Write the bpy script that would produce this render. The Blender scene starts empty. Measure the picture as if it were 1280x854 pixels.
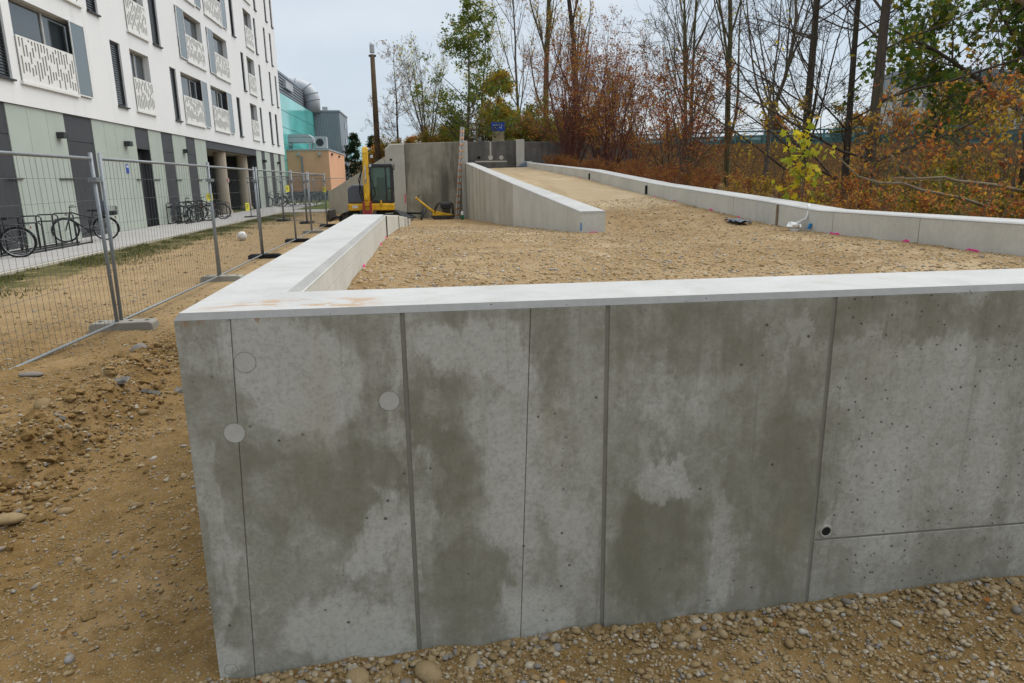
import bpy, math, random
import numpy as np
from mathutils import Vector, Matrix

R = math.radians
scene = bpy.context.scene
COL = scene.collection

# ------------------------------------------------------------------ camera
H_EYE, PITCH, ROLL, YAW = 1.65, R(13.3), R(0.8), R(7.0)
cam_data = bpy.data.cameras.new("camera")
cam_data.sensor_width = 36.0
cam_data.lens = 36.0 * 853.0 / 1280.0
cam_data.clip_start, cam_data.clip_end = 0.05, 3000.0
camera = bpy.data.objects.new("camera", cam_data)
COL.objects.link(camera)
camera.rotation_mode = 'XYZ'
camera.matrix_world = (Matrix.Translation((0, 0, H_EYE)) @ Matrix.Rotation(-YAW, 4, 'Z')
                       @ Matrix.Rotation(R(90) - PITCH, 4, 'X') @ Matrix.Rotation(-ROLL, 4, 'Z'))
scene.camera = camera

# ------------------------------------------------------------------ sky, sun, exposure
SUN_EL, SUN_AZ = R(60), R(60)          # azimuth clockwise from +Y
world = bpy.data.worlds.new("World")
scene.world = world
world.use_nodes = True
wt = world.node_tree
for n in list(wt.nodes):
    wt.nodes.remove(n)
sky = wt.nodes.new('ShaderNodeTexSky')
sky.sky_type = 'NISHITA'
sky.sun_disc = False
sky.sun_elevation = SUN_EL
sky.sun_rotation = SUN_AZ
sky.air_density, sky.dust_density, sky.ozone_density = 1.0, 2.0, 1.0
wtc = wt.nodes.new('ShaderNodeTexCoord')
wmap = wt.nodes.new('ShaderNodeMapping')
wmap.inputs['Scale'].default_value = (1.0, 1.0, 3.2)
wno = wt.nodes.new('ShaderNodeTexNoise')
wno.inputs['Scale'].default_value = 2.2
wno.inputs['Detail'].default_value = 5.0
wno.inputs['Roughness'].default_value = 0.5
wrm = wt.nodes.new('ShaderNodeValToRGB')
wrm.color_ramp.elements[0].position = 0.36
wrm.color_ramp.elements[0].color = (0.56, 0.66, 0.765, 1)
wrm.color_ramp.elements[1].position = 0.64
wrm.color_ramp.elements[1].color = (0.735, 0.795, 0.85, 1)
wsc = wt.nodes.new('ShaderNodeMix')
wsc.data_type = 'RGBA'; wsc.blend_type = 'MULTIPLY'
wsc.inputs[0].default_value = 1.0
wsc.inputs[7].default_value = (4.5, 4.5, 4.5, 1)
wmx = wt.nodes.new('ShaderNodeMix')
wmx.data_type = 'RGBA'
wmx.inputs[0].default_value = 0.90           # cloud cover
wbg = wt.nodes.new('ShaderNodeBackground')
wbg.inputs['Strength'].default_value = 0.10
wou = wt.nodes.new('ShaderNodeOutputWorld')
L = wt.links.new
L(wtc.outputs['Generated'], wmap.inputs['Vector']); L(wmap.outputs[0], wno.inputs['Vector'])
L(wno.outputs['Fac'], wrm.inputs['Fac']); L(wrm.outputs['Color'], wsc.inputs[6])
L(sky.outputs['Color'], wmx.inputs[6]); L(wsc.outputs[2], wmx.inputs[7])
L(wmx.outputs[2], wbg.inputs['Color']); L(wbg.outputs[0], wou.inputs['Surface'])

sun_data = bpy.data.lights.new("sun", 'SUN')
sun_data.energy = 1.5
sun_data.angle = R(80)
sun_data.color = (1.0, 0.96, 0.90)
sun = bpy.data.objects.new("sun", sun_data)
COL.objects.link(sun)
sd = Vector((math.sin(SUN_AZ) * math.cos(SUN_EL), math.cos(SUN_AZ) * math.cos(SUN_EL), math.sin(SUN_EL)))
sun.rotation_euler = (-sd).to_track_quat('-Z', 'Y').to_euler()
sun.location = (0, 0, 30)

vs = scene.view_settings
vs.view_transform = 'Standard'
vs.look = 'None'
vs.exposure = 1.12
vs.gamma = 1.0
vs.use_curve_mapping = False
scene.cycles.max_bounces = 6
scene.cycles.diffuse_bounces = 3
scene.cycles.glossy_bounces = 3
scene.cycles.transmission_bounces = 4

# ------------------------------------------------------------------ helpers
class NT:
    """tiny node-graph writer for one material"""
    def __init__(s, name, rough=0.8, spec=0.3, metal=0.0):
        s.mat = bpy.data.materials.new(name)
        s.mat.use_nodes = True
        s.t = s.mat.node_tree
        s.b = s.t.nodes['Principled BSDF']
        s.b.inputs['Roughness'].default_value = rough
        s.b.inputs['Specular IOR Level'].default_value = spec
        s.b.inputs['Metallic'].default_value = metal
    def put(s, inp, v):
        if isinstance(v, bpy.types.NodeSocket):
            s.t.links.new(v, inp)
        elif v is not None:
            if hasattr(inp.default_value, '__len__') and len(inp.default_value) == 4 and len(v) == 3:
                v = (*v, 1.0)
            inp.default_value = v
    def n(s, kind):
        return s.t.nodes.new('ShaderNode' + kind)
    def pos(s):
        return s.n('NewGeometry').outputs['Position']
    def objc(s):
        return s.n('TexCoord').outputs['Object']
    def island(s):
        return s.n('NewGeometry').outputs['Random Per Island']
    def orand(s):
        return s.n('ObjectInfo').outputs['Random']
    def m(s, op, a, b=None, c=None, clamp=False):
        k = s.n('Math'); k.operation = op; k.use_clamp = clamp
        s.put(k.inputs[0], a); s.put(k.inputs[1], b)
        if c is not None: s.put(k.inputs[2], c)
        return k.outputs[0]
    def mix(s, f, a, b, blend='MIX'):
        k = s.n('Mix'); k.data_type = 'RGBA'; k.blend_type = blend
        s.put(k.inputs[0], f); s.put(k.inputs[6], a); s.put(k.inputs[7], b)
        return k.outputs[2]
    def noise(s, v, scale, detail=4.0, rough=0.55, dist=0.0, col=False):
        k = s.n('TexNoise'); s.put(k.inputs['Vector'], v)
        k.inputs['Scale'].default_value = scale; k.inputs['Detail'].default_value = detail
        k.inputs['Roughness'].default_value = rough; k.inputs['Distortion'].default_value = dist
        return k.outputs[1 if col else 0]
    def vor(s, v, scale, out='Distance', feat='F1', rand=1.0):
        k = s.n('TexVoronoi'); k.feature = feat; s.put(k.inputs['Vector'], v)
        k.inputs['Scale'].default_value = scale; k.inputs['Randomness'].default_value = rand
        return k.outputs[out]
    def ramp(s, f, stops, interp='LINEAR'):
        k = s.n('ValToRGB'); s.put(k.inputs[0], f)
        cr = k.color_ramp; cr.interpolation = interp
        while len(cr.elements) < len(stops): cr.elements.new(0.5)
        for e, (p, c) in zip(cr.elements, stops):
            e.position = p
            e.color = (*c, 1) if len(c) == 3 else c
        return k.outputs[0]
    def mr(s, f, a, b, c=0.0, d=1.0, smooth=True):
        k = s.n('MapRange'); k.interpolation_type = 'SMOOTHSTEP' if smooth else 'LINEAR'
        s.put(k.inputs[0], f)
        for i, v in enumerate((a, b, c, d)): s.put(k.inputs[i + 1], v)
        return k.outputs[0]
    def vmul(s, v, xyz):
        k = s.n('VectorMath'); k.operation = 'MULTIPLY'; s.put(k.inputs[0], v); k.inputs[1].default_value = xyz
        return k.outputs[0]
    def vadd(s, a, b):
        k = s.n('VectorMath'); k.operation = 'ADD'; s.put(k.inputs[0], a); s.put(k.inputs[1], b)
        return k.outputs[0]
    def sep(s, v):
        k = s.n('SeparateXYZ'); s.put(k.inputs[0], v)
        return k.outputs
    def bump(s, h, strength=0.4, dist=0.01):
        k = s.n('Bump'); s.put(k.inputs['Height'], h)
        k.inputs['Strength'].default_value = strength; k.inputs['Distance'].default_value = dist
        s.t.links.new(k.outputs[0], s.b.inputs['Normal'])
    def col(s, c):
        s.put(s.b.inputs['Base Color'], c); return s
    def ro(s, c):
        s.put(s.b.inputs['Roughness'], c); return s

class MB:
    """mesh collector: several shapes, one mesh object"""
    def __init__(s):
        s.v, s.f, s.mi = [], [], []
        s.cur = 0
    def add(s, vs, fs):
        o = len(s.v)
        s.v.extend([tuple(p) for p in vs])
        for f in fs:
            s.f.append(tuple(i + o for i in f)); s.mi.append(s.cur)
        return s
    def box(s, c, size, rot=None):
        hx, hy, hz = size[0] / 2, size[1] / 2, size[2] / 2
        P = [Vector((x, y, z)) for x in (-hx, hx) for y in (-hy, hy) for z in (-hz, hz)]
        if rot is not None: P = [rot @ p for p in P]
        c = Vector(c)
        return s.add([p + c for p in P], [(0, 1, 3, 2), (4, 6, 7, 5), (0, 4, 5, 1), (2, 3, 7, 6), (0, 2, 6, 4), (1, 5, 7, 3)])
    def bb(s, x0, x1, y0, y1, z0, z1):
        return s.box(((x0 + x1) / 2, (y0 + y1) / 2, (z0 + z1) / 2), (abs(x1 - x0), abs(y1 - y0), abs(z1 - z0)))
    def tube(s, pts, r, n=6, cap=True):
        pts = [Vector(p) for p in pts]
        if not hasattr(r, '__len__'): r = [r] * len(pts)
        ref = None; rings = []
        for i, p in enumerate(pts):
            d = (pts[min(i + 1, len(pts) - 1)] - pts[max(i - 1, 0)])
            d = d.normalized() if d.length > 1e-9 else Vector((0, 0, 1))
            if ref is None:
                ref = Vector((1, 0, 0)) if abs(d.x) < 0.8 else Vector((0, 1, 0))
            a = (ref - d * ref.dot(d)).normalized(); b = d.cross(a); ref = a
            rings.append([p + (a * math.cos(2 * math.pi * k / n) + b * math.sin(2 * math.pi * k / n)) * r[i] for k in range(n)])
        vs = [q for ring in rings for q in ring]; fs = []
        for i in range(len(pts) - 1):
            for k in range(n):
                k2 = (k + 1) % n
                fs.append((i * n + k, i * n + k2, (i + 1) * n + k2, (i + 1) * n + k))
        if cap:
            fs.append(tuple(range(n - 1, -1, -1))); fs.append(tuple((len(pts) - 1) * n + k for k in range(n)))
        return s.add(vs, fs)
    def ring(s, c, axis, rad, r, n=28, m=6):
        c = Vector(c); ax = Vector(axis).normalized()
        a = ax.orthogonal().normalized(); b = ax.cross(a); vs = []; fs = []
        for i in range(n):
            t = 2 * math.pi * i / n; e = a * math.cos(t) + b * math.sin(t)
            for k in range(m):
                u = 2 * math.pi * k / m
                vs.append(c + e * (rad + r * math.cos(u)) + ax * r * math.sin(u))
        for i in range(n):
            for k in range(m):
                fs.append((i * m + k, ((i + 1) % n) * m + k, ((i + 1) % n) * m + (k + 1) % m, i * m + (k + 1) % m))
        return s.add(vs, fs)
    def prism(s, poly, axis, lo, hi):
        """polygon in the two other axes extruded along axis (0,1,2)"""
        def pt(a, b, t):
            return [(t, a, b), (a, t, b), (a, b, t)][axis]
        n = len(poly)
        vs = [pt(a, b, lo) for a, b in poly] + [pt(a, b, hi) for a, b in poly]
        fs = [tuple(range(n - 1, -1, -1)), tuple(range(n, 2 * n))] + [(i, (i + 1) % n, (i + 1) % n + n, i + n) for i in range(n)]
        return s.add(vs, fs)
    def lathe(s, prof, c=(0, 0, 0), n=16):
        vs = []; fs = []
        for (r, z) in prof:
            for k in range(n):
                t = 2 * math.pi * k / n
                vs.append((c[0] + r * math.cos(t), c[1] + r * math.sin(t), c[2] + z))
        for i in range(len(prof) - 1):
            for k in range(n):
                k2 = (k + 1) % n
                fs.append((i * n + k, i * n + k2, (i + 1) * n + k2, (i + 1) * n + k))
        fs.append(tuple(range(n - 1, -1, -1))); fs.append(tuple((len(prof) - 1) * n + k for k in range(n)))
        return s.add(vs, fs)
    def quad(s, a, b, c, d):
        return s.add([a, b, c, d], [(0, 1, 2, 3)])
    def mesh(s, name, mats, smooth=False, fixn=True):
        me = bpy.data.meshes.new(name)
        me.from_pydata(s.v, [], s.f)
        for m_ in (mats if isinstance(mats, (list, tuple)) else [mats]): me.materials.append(m_)
        if any(s.mi): me.polygons.foreach_set('material_index', s.mi)
        if fixn:
            import bmesh
            bm = bmesh.new(); bm.from_mesh(me); bmesh.ops.recalc_face_normals(bm, faces=bm.faces); bm.to_mesh(me); bm.free()
        if smooth: me.polygons.foreach_set('use_smooth', [True] * len(me.polygons))
        me.update()
        return me
    def build(s, name, mats, parent=None, smooth=False, bevel=0.0, loc=None, fixn=True):
        o = bpy.data.objects.new(name, s.mesh(name, mats, smooth, fixn))
        COL.objects.link(o)
        if parent is not None: o.parent = parent
        if loc is not None: o.location = loc
        if bevel:
            b = o.modifiers.new('bevel', 'BEVEL'); b.width = bevel; b.segments = 2; b.limit_method = 'ANGLE'; b.angle_limit = R(40)
        return o

def tag(o, label=None, cat=None, group=None, kind=None):
    if label: o['label'] = label
    if cat: o['category'] = cat
    if group: o['group'] = group
    if kind: o['kind'] = kind
    return o
def empty(name, loc=(0, 0, 0), rz=0.0, label=None, cat=None, group=None):
    o = bpy.data.objects.new(name, None); o.empty_display_size = 0.2
    COL.objects.link(o); o.location = loc; o.rotation_euler = (0, 0, rz)
    return tag(o, label, cat, group)
def copy_tree(o, parent=None):
    c = o.copy(); COL.objects.link(c)
    if parent is not None: c.parent = parent
    for ch in o.children: copy_tree(ch, c)
    return c
def np_mesh(name, verts, faces, mats, smooth=False, mi=None):
    """verts (N,3), faces (M,k) arrays"""
    me = bpy.data.meshes.new(name)
    nv, (nf, k) = len(verts), faces.shape
    me.vertices.add(nv); me.vertices.foreach_set('co', np.asarray(verts, dtype=np.float32).ravel())
    me.loops.add(nf * k); me.loops.foreach_set('vertex_index', faces.astype(np.int32).ravel())
    me.polygons.add(nf)
    me.polygons.foreach_set('loop_start', np.arange(0, nf * k, k, dtype=np.int32))
    for m_ in (mats if isinstance(mats, (list, tuple)) else [mats]): me.materials.append(m_)
    if mi is not None: me.polygons.foreach_set('material_index', np.asarray(mi, dtype=np.int32))
    me.update(calc_edges=True); me.validate()
    me.polygons.foreach_set('use_smooth', np.full(len(me.polygons), smooth))
    return me
def link(name, me, parent=None, loc=None):
    o = bpy.data.objects.new(name, me); COL.objects.link(o)
    if parent is not None: o.parent = parent
    if loc is not None: o.location = loc
    return o

def _hash(ix, iy, seed):
    h = (ix.astype(np.int64) * 374761393 + iy.astype(np.int64) * 668265263 + seed * 974634541) & 0x7fffffff
    h = ((h ^ (h >> 13)) * 1274126177) & 0x7fffffff
    h = (h ^ (h >> 16)) & 0xffffff
    return h / float(0xffffff)
def vnoise(x, y, seed=0):
    x = np.asarray(x, float); y = np.asarray(y, float)
    ix, iy = np.floor(x), np.floor(y); fx, fy = x - ix, y - iy
    fx = fx * fx * (3 - 2 * fx); fy = fy * fy * (3 - 2 * fy)
    a = _hash(ix, iy, seed); b = _hash(ix + 1, iy, seed); c = _hash(ix, iy + 1, seed); d = _hash(ix + 1, iy + 1, seed)
    return (a + (b - a) * fx) + ((c + (d - c) * fx) - (a + (b - a) * fx)) * fy - 0.5
def fbm(x, y, scale, octs=4, seed=0):
    t = 0; amp = 1.0
    for i in range(octs):
        t = t + amp * vnoise(np.asarray(x) * scale * 2 ** i, np.asarray(y) * scale * 2 ** i, seed + i * 17); amp *= 0.5
    return t
def sst(a, b, x):
    t = np.clip((x - a) / (b - a), 0, 1); return t * t * (3 - 2 * t)

# ------------------------------------------------------------------ materials
def flat(name, c, rough=0.6, spec=0.3, metal=0.0, var=0.12, scale=6.0, bump=0.0):
    t = NT(name, rough, spec, metal)
    p = t.pos()
    f = t.noise(p, scale, 5, 0.6)
    lo = tuple(k * (1 - var) for k in c); hi = tuple(min(1, k * (1 + var)) for k in c)
    t.col(t.ramp(f, [(0.3, lo), (0.7, hi)]))
    if bump: t.bump(t.noise(p, scale * 12, 4, 0.6), bump, 0.004)
    return t.mat

def concrete(name, lo, hi, stain=0.0, streak=0.25, holes=0.5, rough=0.82, tint=0.0):
    t = NT(name, rough, 0.25)
    p = t.pos()
    big = t.noise(p, 1.1, 6, 0.62, 0.4)
    c = t.ramp(big, [(0.28, lo), (0.72, hi)])
    fine = t.noise(p, 26, 6, 0.7)
    c = t.mix(t.mr(fine, 0.3, 0.75, 0.0, 0.28), c, tuple(k * 0.62 for k in lo))
    st = t.noise(t.vmul(p, (7, 7, 0.45)), 1.0, 5, 0.6)
    c = t.mix(t.mr(st, 0.52, 0.78, 0.0, streak), c, tuple(k * 0.55 for k in lo))
    st2 = t.noise(t.vmul(p, (11, 11, 0.8)), 1.3, 4, 0.6)
    c = t.mix(t.mr(st2, 0.6, 0.8, 0.0, streak * 0.8), c, tuple(min(1, k * 1.25) for k in hi))
    if stain:
        s2 = t.noise(t.vmul(p, (1.5, 1.5, 0.3)), 0.8, 7, 0.66, 0.3)
        c = t.mix(t.mr(s2, 0.42, 0.64, 0.0, stain), c, tuple(k * 0.42 for k in lo))
    d = t.vor(p, 38)
    msk = t.m('MULTIPLY', t.mr(d, 0.05, 0.13, 1.0, 0.0), t.mr(t.noise(p, 5, 3), 0.5, 0.62, 0.0, holes))
    c = t.mix(msk, c, (0.035, 0.034, 0.03))
    if tint: c = t.mix(t.mr(t.orand(), 0.0, 1.0, 0.0, tint, False), c, t.mix(1.0, c, (0.70, 0.69, 0.64), 'MULTIPLY'))
    t.col(c)
    hgt = t.m('SUBTRACT', t.m('ADD', t.m('MULTIPLY', fine, 0.35), t.m('MULTIPLY', t.noise(p, 90, 3), 0.25)), t.m('MULTIPLY', msk, 1.2))
    t.bump(hgt, 0.35, 0.006)
    return t.mat

M = {}
M['conc_new'] = concrete('fresh_concrete', (0.52, 0.51, 0.455), (0.68, 0.67, 0.61), 0.0, 0.22, 0.5)
M['conc_board'] = concrete('board_marked_concrete', (0.50, 0.485, 0.42), (0.68, 0.66, 0.585), 0.0, 0.45, 0.3, tint=0.8)
M['conc_old'] = concrete('weathered_concrete', (0.25, 0.232, 0.182), (0.46, 0.43, 0.35), 0.8, 0.65, 0.4, 0.9)
M['conc_dark'] = concrete('soot_dark_concrete', (0.11, 0.107, 0.10), (0.23, 0.222, 0.205), 0.45, 0.6, 0.3, 0.9)
M['conc_pale_old'] = concrete('pale_patched_concrete', (0.46, 0.44, 0.38), (0.60, 0.58, 0.51), 0.0, 0.25, 0.8)
M['conc_plug'] = concrete('mortar_plug', (0.43, 0.425, 0.39), (0.52, 0.515, 0.475), 0.0, 0.0, 0.1)
M['conc_joint'] = concrete('formwork_joint', (0.19, 0.182, 0.148), (0.29, 0.278, 0.23), 0.0, 0.3, 0.2)
M['chamfer'] = concrete('pitted_shaded_arris_concrete', (0.28, 0.28, 0.268), (0.40, 0.40, 0.385), 0.0, 0.1, 1.0)  # same concrete as the coping, greyed to paint in shade on the steep edge
M['conc_foot'] = concrete('foot_block_concrete', (0.24, 0.225, 0.19), (0.38, 0.36, 0.31), 0.0, 0.1, 0.5)

def front_concrete():
    """cast face with dry pale patches over damp dark concrete; the patches have the shapes the wall shows"""
    t = NT('damp_patched_concrete', 0.78, 0.28)
    p = t.pos()
    wob = t.noise(p, 3.0, 3, 0.5, col=True)
    wob2 = t.noise(t.vmul(p, (1.0, 1.0, 0.4)), 21.0, 6, 0.72, col=True)
    q = t.vadd(p, t.vmul(t.vadd(wob, (-0.5, -0.5, -0.5)), (0.42, 0.0, 0.42)))
    q = t.vadd(q, t.vmul(t.vadd(wob2, (-0.5, -0.5, -0.5)), (0.13, 0.0, 0.26)))
    x, y, z = t.sep(q)
    blobs = [  # x, z, rx, rz, amount: + dry and pale, - damp and dark
        (-0.44, 1.08, 0.20, 0.17, 1.0), (0.13, 1.09, 0.17, 0.13, 0.9), (-0.20, 0.52, 0.10, 0.10, 0.95), (0.26, 0.72, 0.14, 0.42, 0.75),
        (-0.28, 0.14, 0.24, 0.17, 0.9), (-0.73, 0.45, 0.05, 0.5, 0.55), (-0.08, 0.5, 0.05, 0.7, 0.5), (0.30, 0.15, 0.12, 0.14, 0.7), (-0.74, 0.06, 0.10, 0.10, 0.8),
        (0.48, 0.65, 0.12, 0.62, 0.45), (0.82, 0.62, 0.10, 0.07, 0.8), (0.88, 0.95, 0.34, 0.22, 0.42), (1.02, 0.35, 0.06, 0.3, 0.6),
        (1.75, 0.75, 0.36, 0.62, 0.55), (2.4, 0.7, 0.5, 0.6, 0.5), (-0.62, 0.78, 0.1, 0.1, -0.4), (-0.32, 0.66, 0.26, 0.2, -0.5),
        (0.78, 0.36, 0.16, 0.30, -0.65), (1.18, 0.5, 0.16, 0.6, -0.35), (1.7, 1.17, 0.36, 0.10, -0.55), (0.95, 1.13, 0.3, 0.1, -0.3),
        (-0.02, 0.8, 0.1, 0.24, -0.45), (0.12, 0.2, 0.10, 0.3, -0.4)]
    acc = None
    for (bx, bz, rx, rz, a) in blobs:
        dx = t.m('DIVIDE', t.m('SUBTRACT', x, bx), rx); dz = t.m('DIVIDE', t.m('SUBTRACT', z, bz), rz)
        d2 = t.m('ADD', t.m('MULTIPLY', dx, dx), t.m('MULTIPLY', dz, dz))
        k = t.mr(d2, 0.30, 1.30, a, 0.0)
        acc = k if acc is None else t.m('ADD', acc, k)
    mid = t.noise(p, 5.5, 7, 0.74, 0.6)
    blot = t.noise(p, 19, 6, 0.75, 0.4)
    stv = t.noise(t.vmul(p, (9, 9, 0.55)), 1.0, 6, 0.62)
    f = t.m('ADD', t.m('ADD', t.m('MULTIPLY', acc, 0.42), t.m('MULTIPLY', mid, 0.72)), t.m('MULTIPLY', stv, 0.50))
    runs = t.m('MULTIPLY', t.mr(t.noise(t.vmul(p, (6.5, 6.5, 0.35)), 1.0, 6, 0.62), 0.46, 0.64), t.mr(t.sep(p)[2], 0.45, 1.22))
    f = t.m('SUBTRACT', t.m('ADD', f, 0.02), t.m('MULTIPLY', runs, 0.20))
    f = t.m('ADD', f, t.m('MULTIPLY', t.m('SUBTRACT', blot, 0.5), 0.55))
    c = t.ramp(f, [(0.24, (0.200, 0.191, 0.140)), (0.48, (0.255, 0.245, 0.190)), (0.68, (0.335, 0.325, 0.272)), (0.98, (0.475, 0.466, 0.415))])
    eff = t.m('ADD', t.noise(t.vmul(p, (1.0, 1.0, 0.6)), 3.4, 9, 0.72, 0.3), t.m('MULTIPLY', acc, 0.10))
    c = t.mix(t.mr(eff, 0.575, 0.625, 0.0, 0.42), c, (0.50, 0.49, 0.44))
    dk = t.m('SUBTRACT', t.noise(t.vadd(t.vmul(p, (1.0, 1.0, 0.45)), (3.1, 0.0, 5.7)), 2.8, 9, 0.70, 0.3), t.m('MULTIPLY', acc, 0.08))
    c = t.mix(t.mr(dk, 0.55, 0.61, 0.0, 0.38), c, (0.165, 0.157, 0.110))
    big = t.noise(p, 0.9, 3, 0.5)
    c = t.mix(t.mr(big, 0.35, 0.7, 0.0, 0.5), c, t.mix(1.0, c, (0.98, 1.0, 1.03), 'MULTIPLY'))
    warm = t.noise(t.vmul(p, (2.2, 2.2, 0.9)), 1.7, 4, 0.6)
    c = t.mix(t.mr(warm, 0.56, 0.78, 0.0, 0.35), c, (0.33, 0.285, 0.185))
    fine = t.noise(p, 75, 5, 0.75)
    c = t.mix(t.mr(fine, 0.42, 0.72, 0.0, 0.45), c, (0.165, 0.160, 0.132))
    c = t.mix(t.mr(t.noise(t.vmul(p, (22, 22, 0.7)), 1.0, 5, 0.65), 0.57, 0.72, 0.0, 0.40), c, (0.185, 0.178, 0.138))
    # pale lime runs
    run = t.noise(t.vmul(p, (16, 16, 0.9)), 1.0, 4, 0.6)
    c = t.mix(t.m('MULTIPLY', t.mr(run, 0.62, 0.78), t.mr(mid, 0.45, 0.7, 0.0, 0.5)), c, (0.60, 0.595, 0.56))
    # blow holes, many on the right-hand panel
    d = t.vor(p, 46)
    x0, y0, z0 = t.sep(p)
    dens = t.m('ADD', t.mr(t.noise(p, 6, 2), 0.50, 0.66, 0.0, 0.8), t.mr(x0, 1.38, 1.6, 0.0, 0.75))
    keep = t.mr(t.vor(p, 46, 'Color'), 0.52, 0.60)
    msk = t.m('MULTIPLY', t.m('MULTIPLY', t.mr(d, 0.07, 0.17, 1.0, 0.0), keep), dens, clamp=True)
    d2 = t.vor(p, 17)
    msk2 = t.m('MULTIPLY', t.mr(d2, 0.06, 0.125, 1.0, 0.0), t.mr(t.noise(p, 3.3, 2), 0.50, 0.62, 0.0, 0.95))
    rp = t.vadd(p, (7.3, 0.0, 2.1)); d3 = t.vor(rp, 27); k3 = t.sep(t.vor(rp, 27, 'Color'))[1]
    msk3 = t.m('MULTIPLY', t.m('MULTIPLY', t.mr(t.m('ADD', d3, t.m('MULTIPLY', t.noise(p, 160, 2), 0.08)), 0.10, 0.20, 1.0, 0.0), t.mr(k3, 0.62, 0.66)), t.mr(x0, 1.36, 1.45, 0.0, 0.9))
    msk = t.m('MAXIMUM', t.m('MAXIMUM', msk, msk2), msk3)
    c = t.mix(t.m('MULTIPLY', msk, 0.85), c, (0.06, 0.057, 0.048))
    # rust run at the corner
    dx = t.m('DIVIDE', t.m('SUBTRACT', x, -0.60), 0.16); dz = t.m('DIVIDE', t.m('SUBTRACT', z, 1.26), 0.055)
    rr = t.mr(t.m('ADD', t.m('MULTIPLY', dx, dx), t.m('MULTIPLY', dz, dz)), 0.2, 1.4, 1.0, 0.0)
    rst = t.m('MULTIPLY', rr, t.mr(t.noise(t.vmul(p, (14, 14, 5)), 1.0, 4), 0.46, 0.56, 0.0, 0.85))
    c = t.mix(rst, c, (0.30, 0.13, 0.03))
    t.col(c)
    t.ro(t.mr(f, 0.3, 0.8, 0.62, 0.88))
    h = t.m('SUBTRACT', t.m('ADD', t.m('MULTIPLY', fine, 0.22), t.m('MULTIPLY', t.noise(p, 160, 3), 0.15)), t.m('MULTIPLY', msk, 1.4))
    t.bump(h, 0.4, 0.006)
    return t.mat
M['conc_front'] = front_concrete()

def coping_concrete():
    t = NT('floated_coping_concrete', 0.8, 0.25)
    p = t.pos()
    x, y, z = t.sep(p)
    big = t.noise(p, 2.6, 8, 0.7, 0.5)
    c = t.ramp(big, [(0.25, (0.385, 0.385, 0.37)), (0.5, (0.47, 0.47, 0.455)), (0.75, (0.53, 0.53, 0.515))])
    fine = t.noise(p, 60, 5, 0.7)
    c = t.mix(t.mr(fine, 0.5, 0.8, 0.0, 0.22), c, (0.45, 0.44, 0.41))
    sp = t.vor(p, 55)
    c = t.mix(t.m('MULTIPLY', t.mr(sp, 0.04, 0.12, 1.0, 0.0), t.mr(t.noise(p, 8, 2), 0.46, 0.56, 0.0, 0.8)), c, (0.16, 0.155, 0.14))
    # rust and mud at the inside of the corner
    dx = t.m('DIVIDE', t.m('SUBTRACT', x, -0.40), 0.34); dy = t.m('DIVIDE', t.m('SUBTRACT', y, 2.24), 0.14)
    dd = t.m('ADD', t.m('MULTIPLY', dx, dx), t.m('MULTIPLY', dy, dy))
    r = t.m('MULTIPLY', t.mr(dd, 0.1, 1.2, 1.0, 0.0), t.mr(t.noise(t.vmul(p, (4, 9, 4)), 1.6, 5, 0.65), 0.48, 0.58, 0.0, 0.75))
    c = t.mix(r, c, (0.40, 0.20, 0.055))
    dirt = t.mr(t.noise(p, 7, 5, 0.7), 0.54, 0.72, 0.0, 0.4)
    c = t.mix(dirt, c, (0.40, 0.365, 0.29))
    c = t.mix(t.mr(t.noise(t.vmul(p, (3, 14, 3)), 1.2, 5, 0.7), 0.55, 0.75, 0.0, 0.3), c, (0.36, 0.36, 0.35))
    t.col(c)
    t.bump(t.m('ADD', fine, t.m('MULTIPLY', t.noise(p, 9, 4), 0.6)), 0.22, 0.006)
    return t.mat
M['coping'] = coping_concrete()

def dirt(name, a, b, c3, dark, green=0.0, peb=70, pebamt=0.5):
    t = NT(name, 0.95, 0.12)
    p = t.pos()
    n1 = t.noise(p, 1.3, 7, 0.62, 0.3)
    n2 = t.noise(p, 11, 6, 0.7)
    c = t.ramp(n1, [(0.3, a), (0.52, b), (0.72, c3)])
    c = t.mix(t.mr(n2, 0.42, 0.7, 0.0, 0.55), c, dark)
    pc = t.vor(p, peb, 'Color'); pd = t.vor(p, peb)
    px, py, pz = t.sep(pc)
    pebc = t.ramp(px, [(0.0, tuple(k * 0.75 for k in b)), (0.5, tuple(min(1, k * 1.3) for k in b)), (0.8, (0.42, 0.36, 0.25)), (1.0, (0.50, 0.47, 0.41))])
    pm = t.m('MULTIPLY', t.mr(pd, 0.28, 0.42, 1.0, 0.0), t.mr(py, 0.45, 0.6, 0.0, pebamt))
    c = t.mix(pm, c, pebc)
    gr = t.noise(p, 230, 4, 0.7)
    c = t.mix(t.mr(gr, 0.35, 0.7, 0.0, 0.4), c, t.mix(1.0, c, (0.55, 0.53, 0.5), 'MULTIPLY'))
    t.col(c)
    h = t.m('ADD', t.m('ADD', t.m('MULTIPLY', n2, 0.9), t.m('MULTIPLY', gr, 0.35)), t.m('MULTIPLY', pm, 0.8))
    t.bump(h, 0.7, 0.02)
    return t

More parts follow.
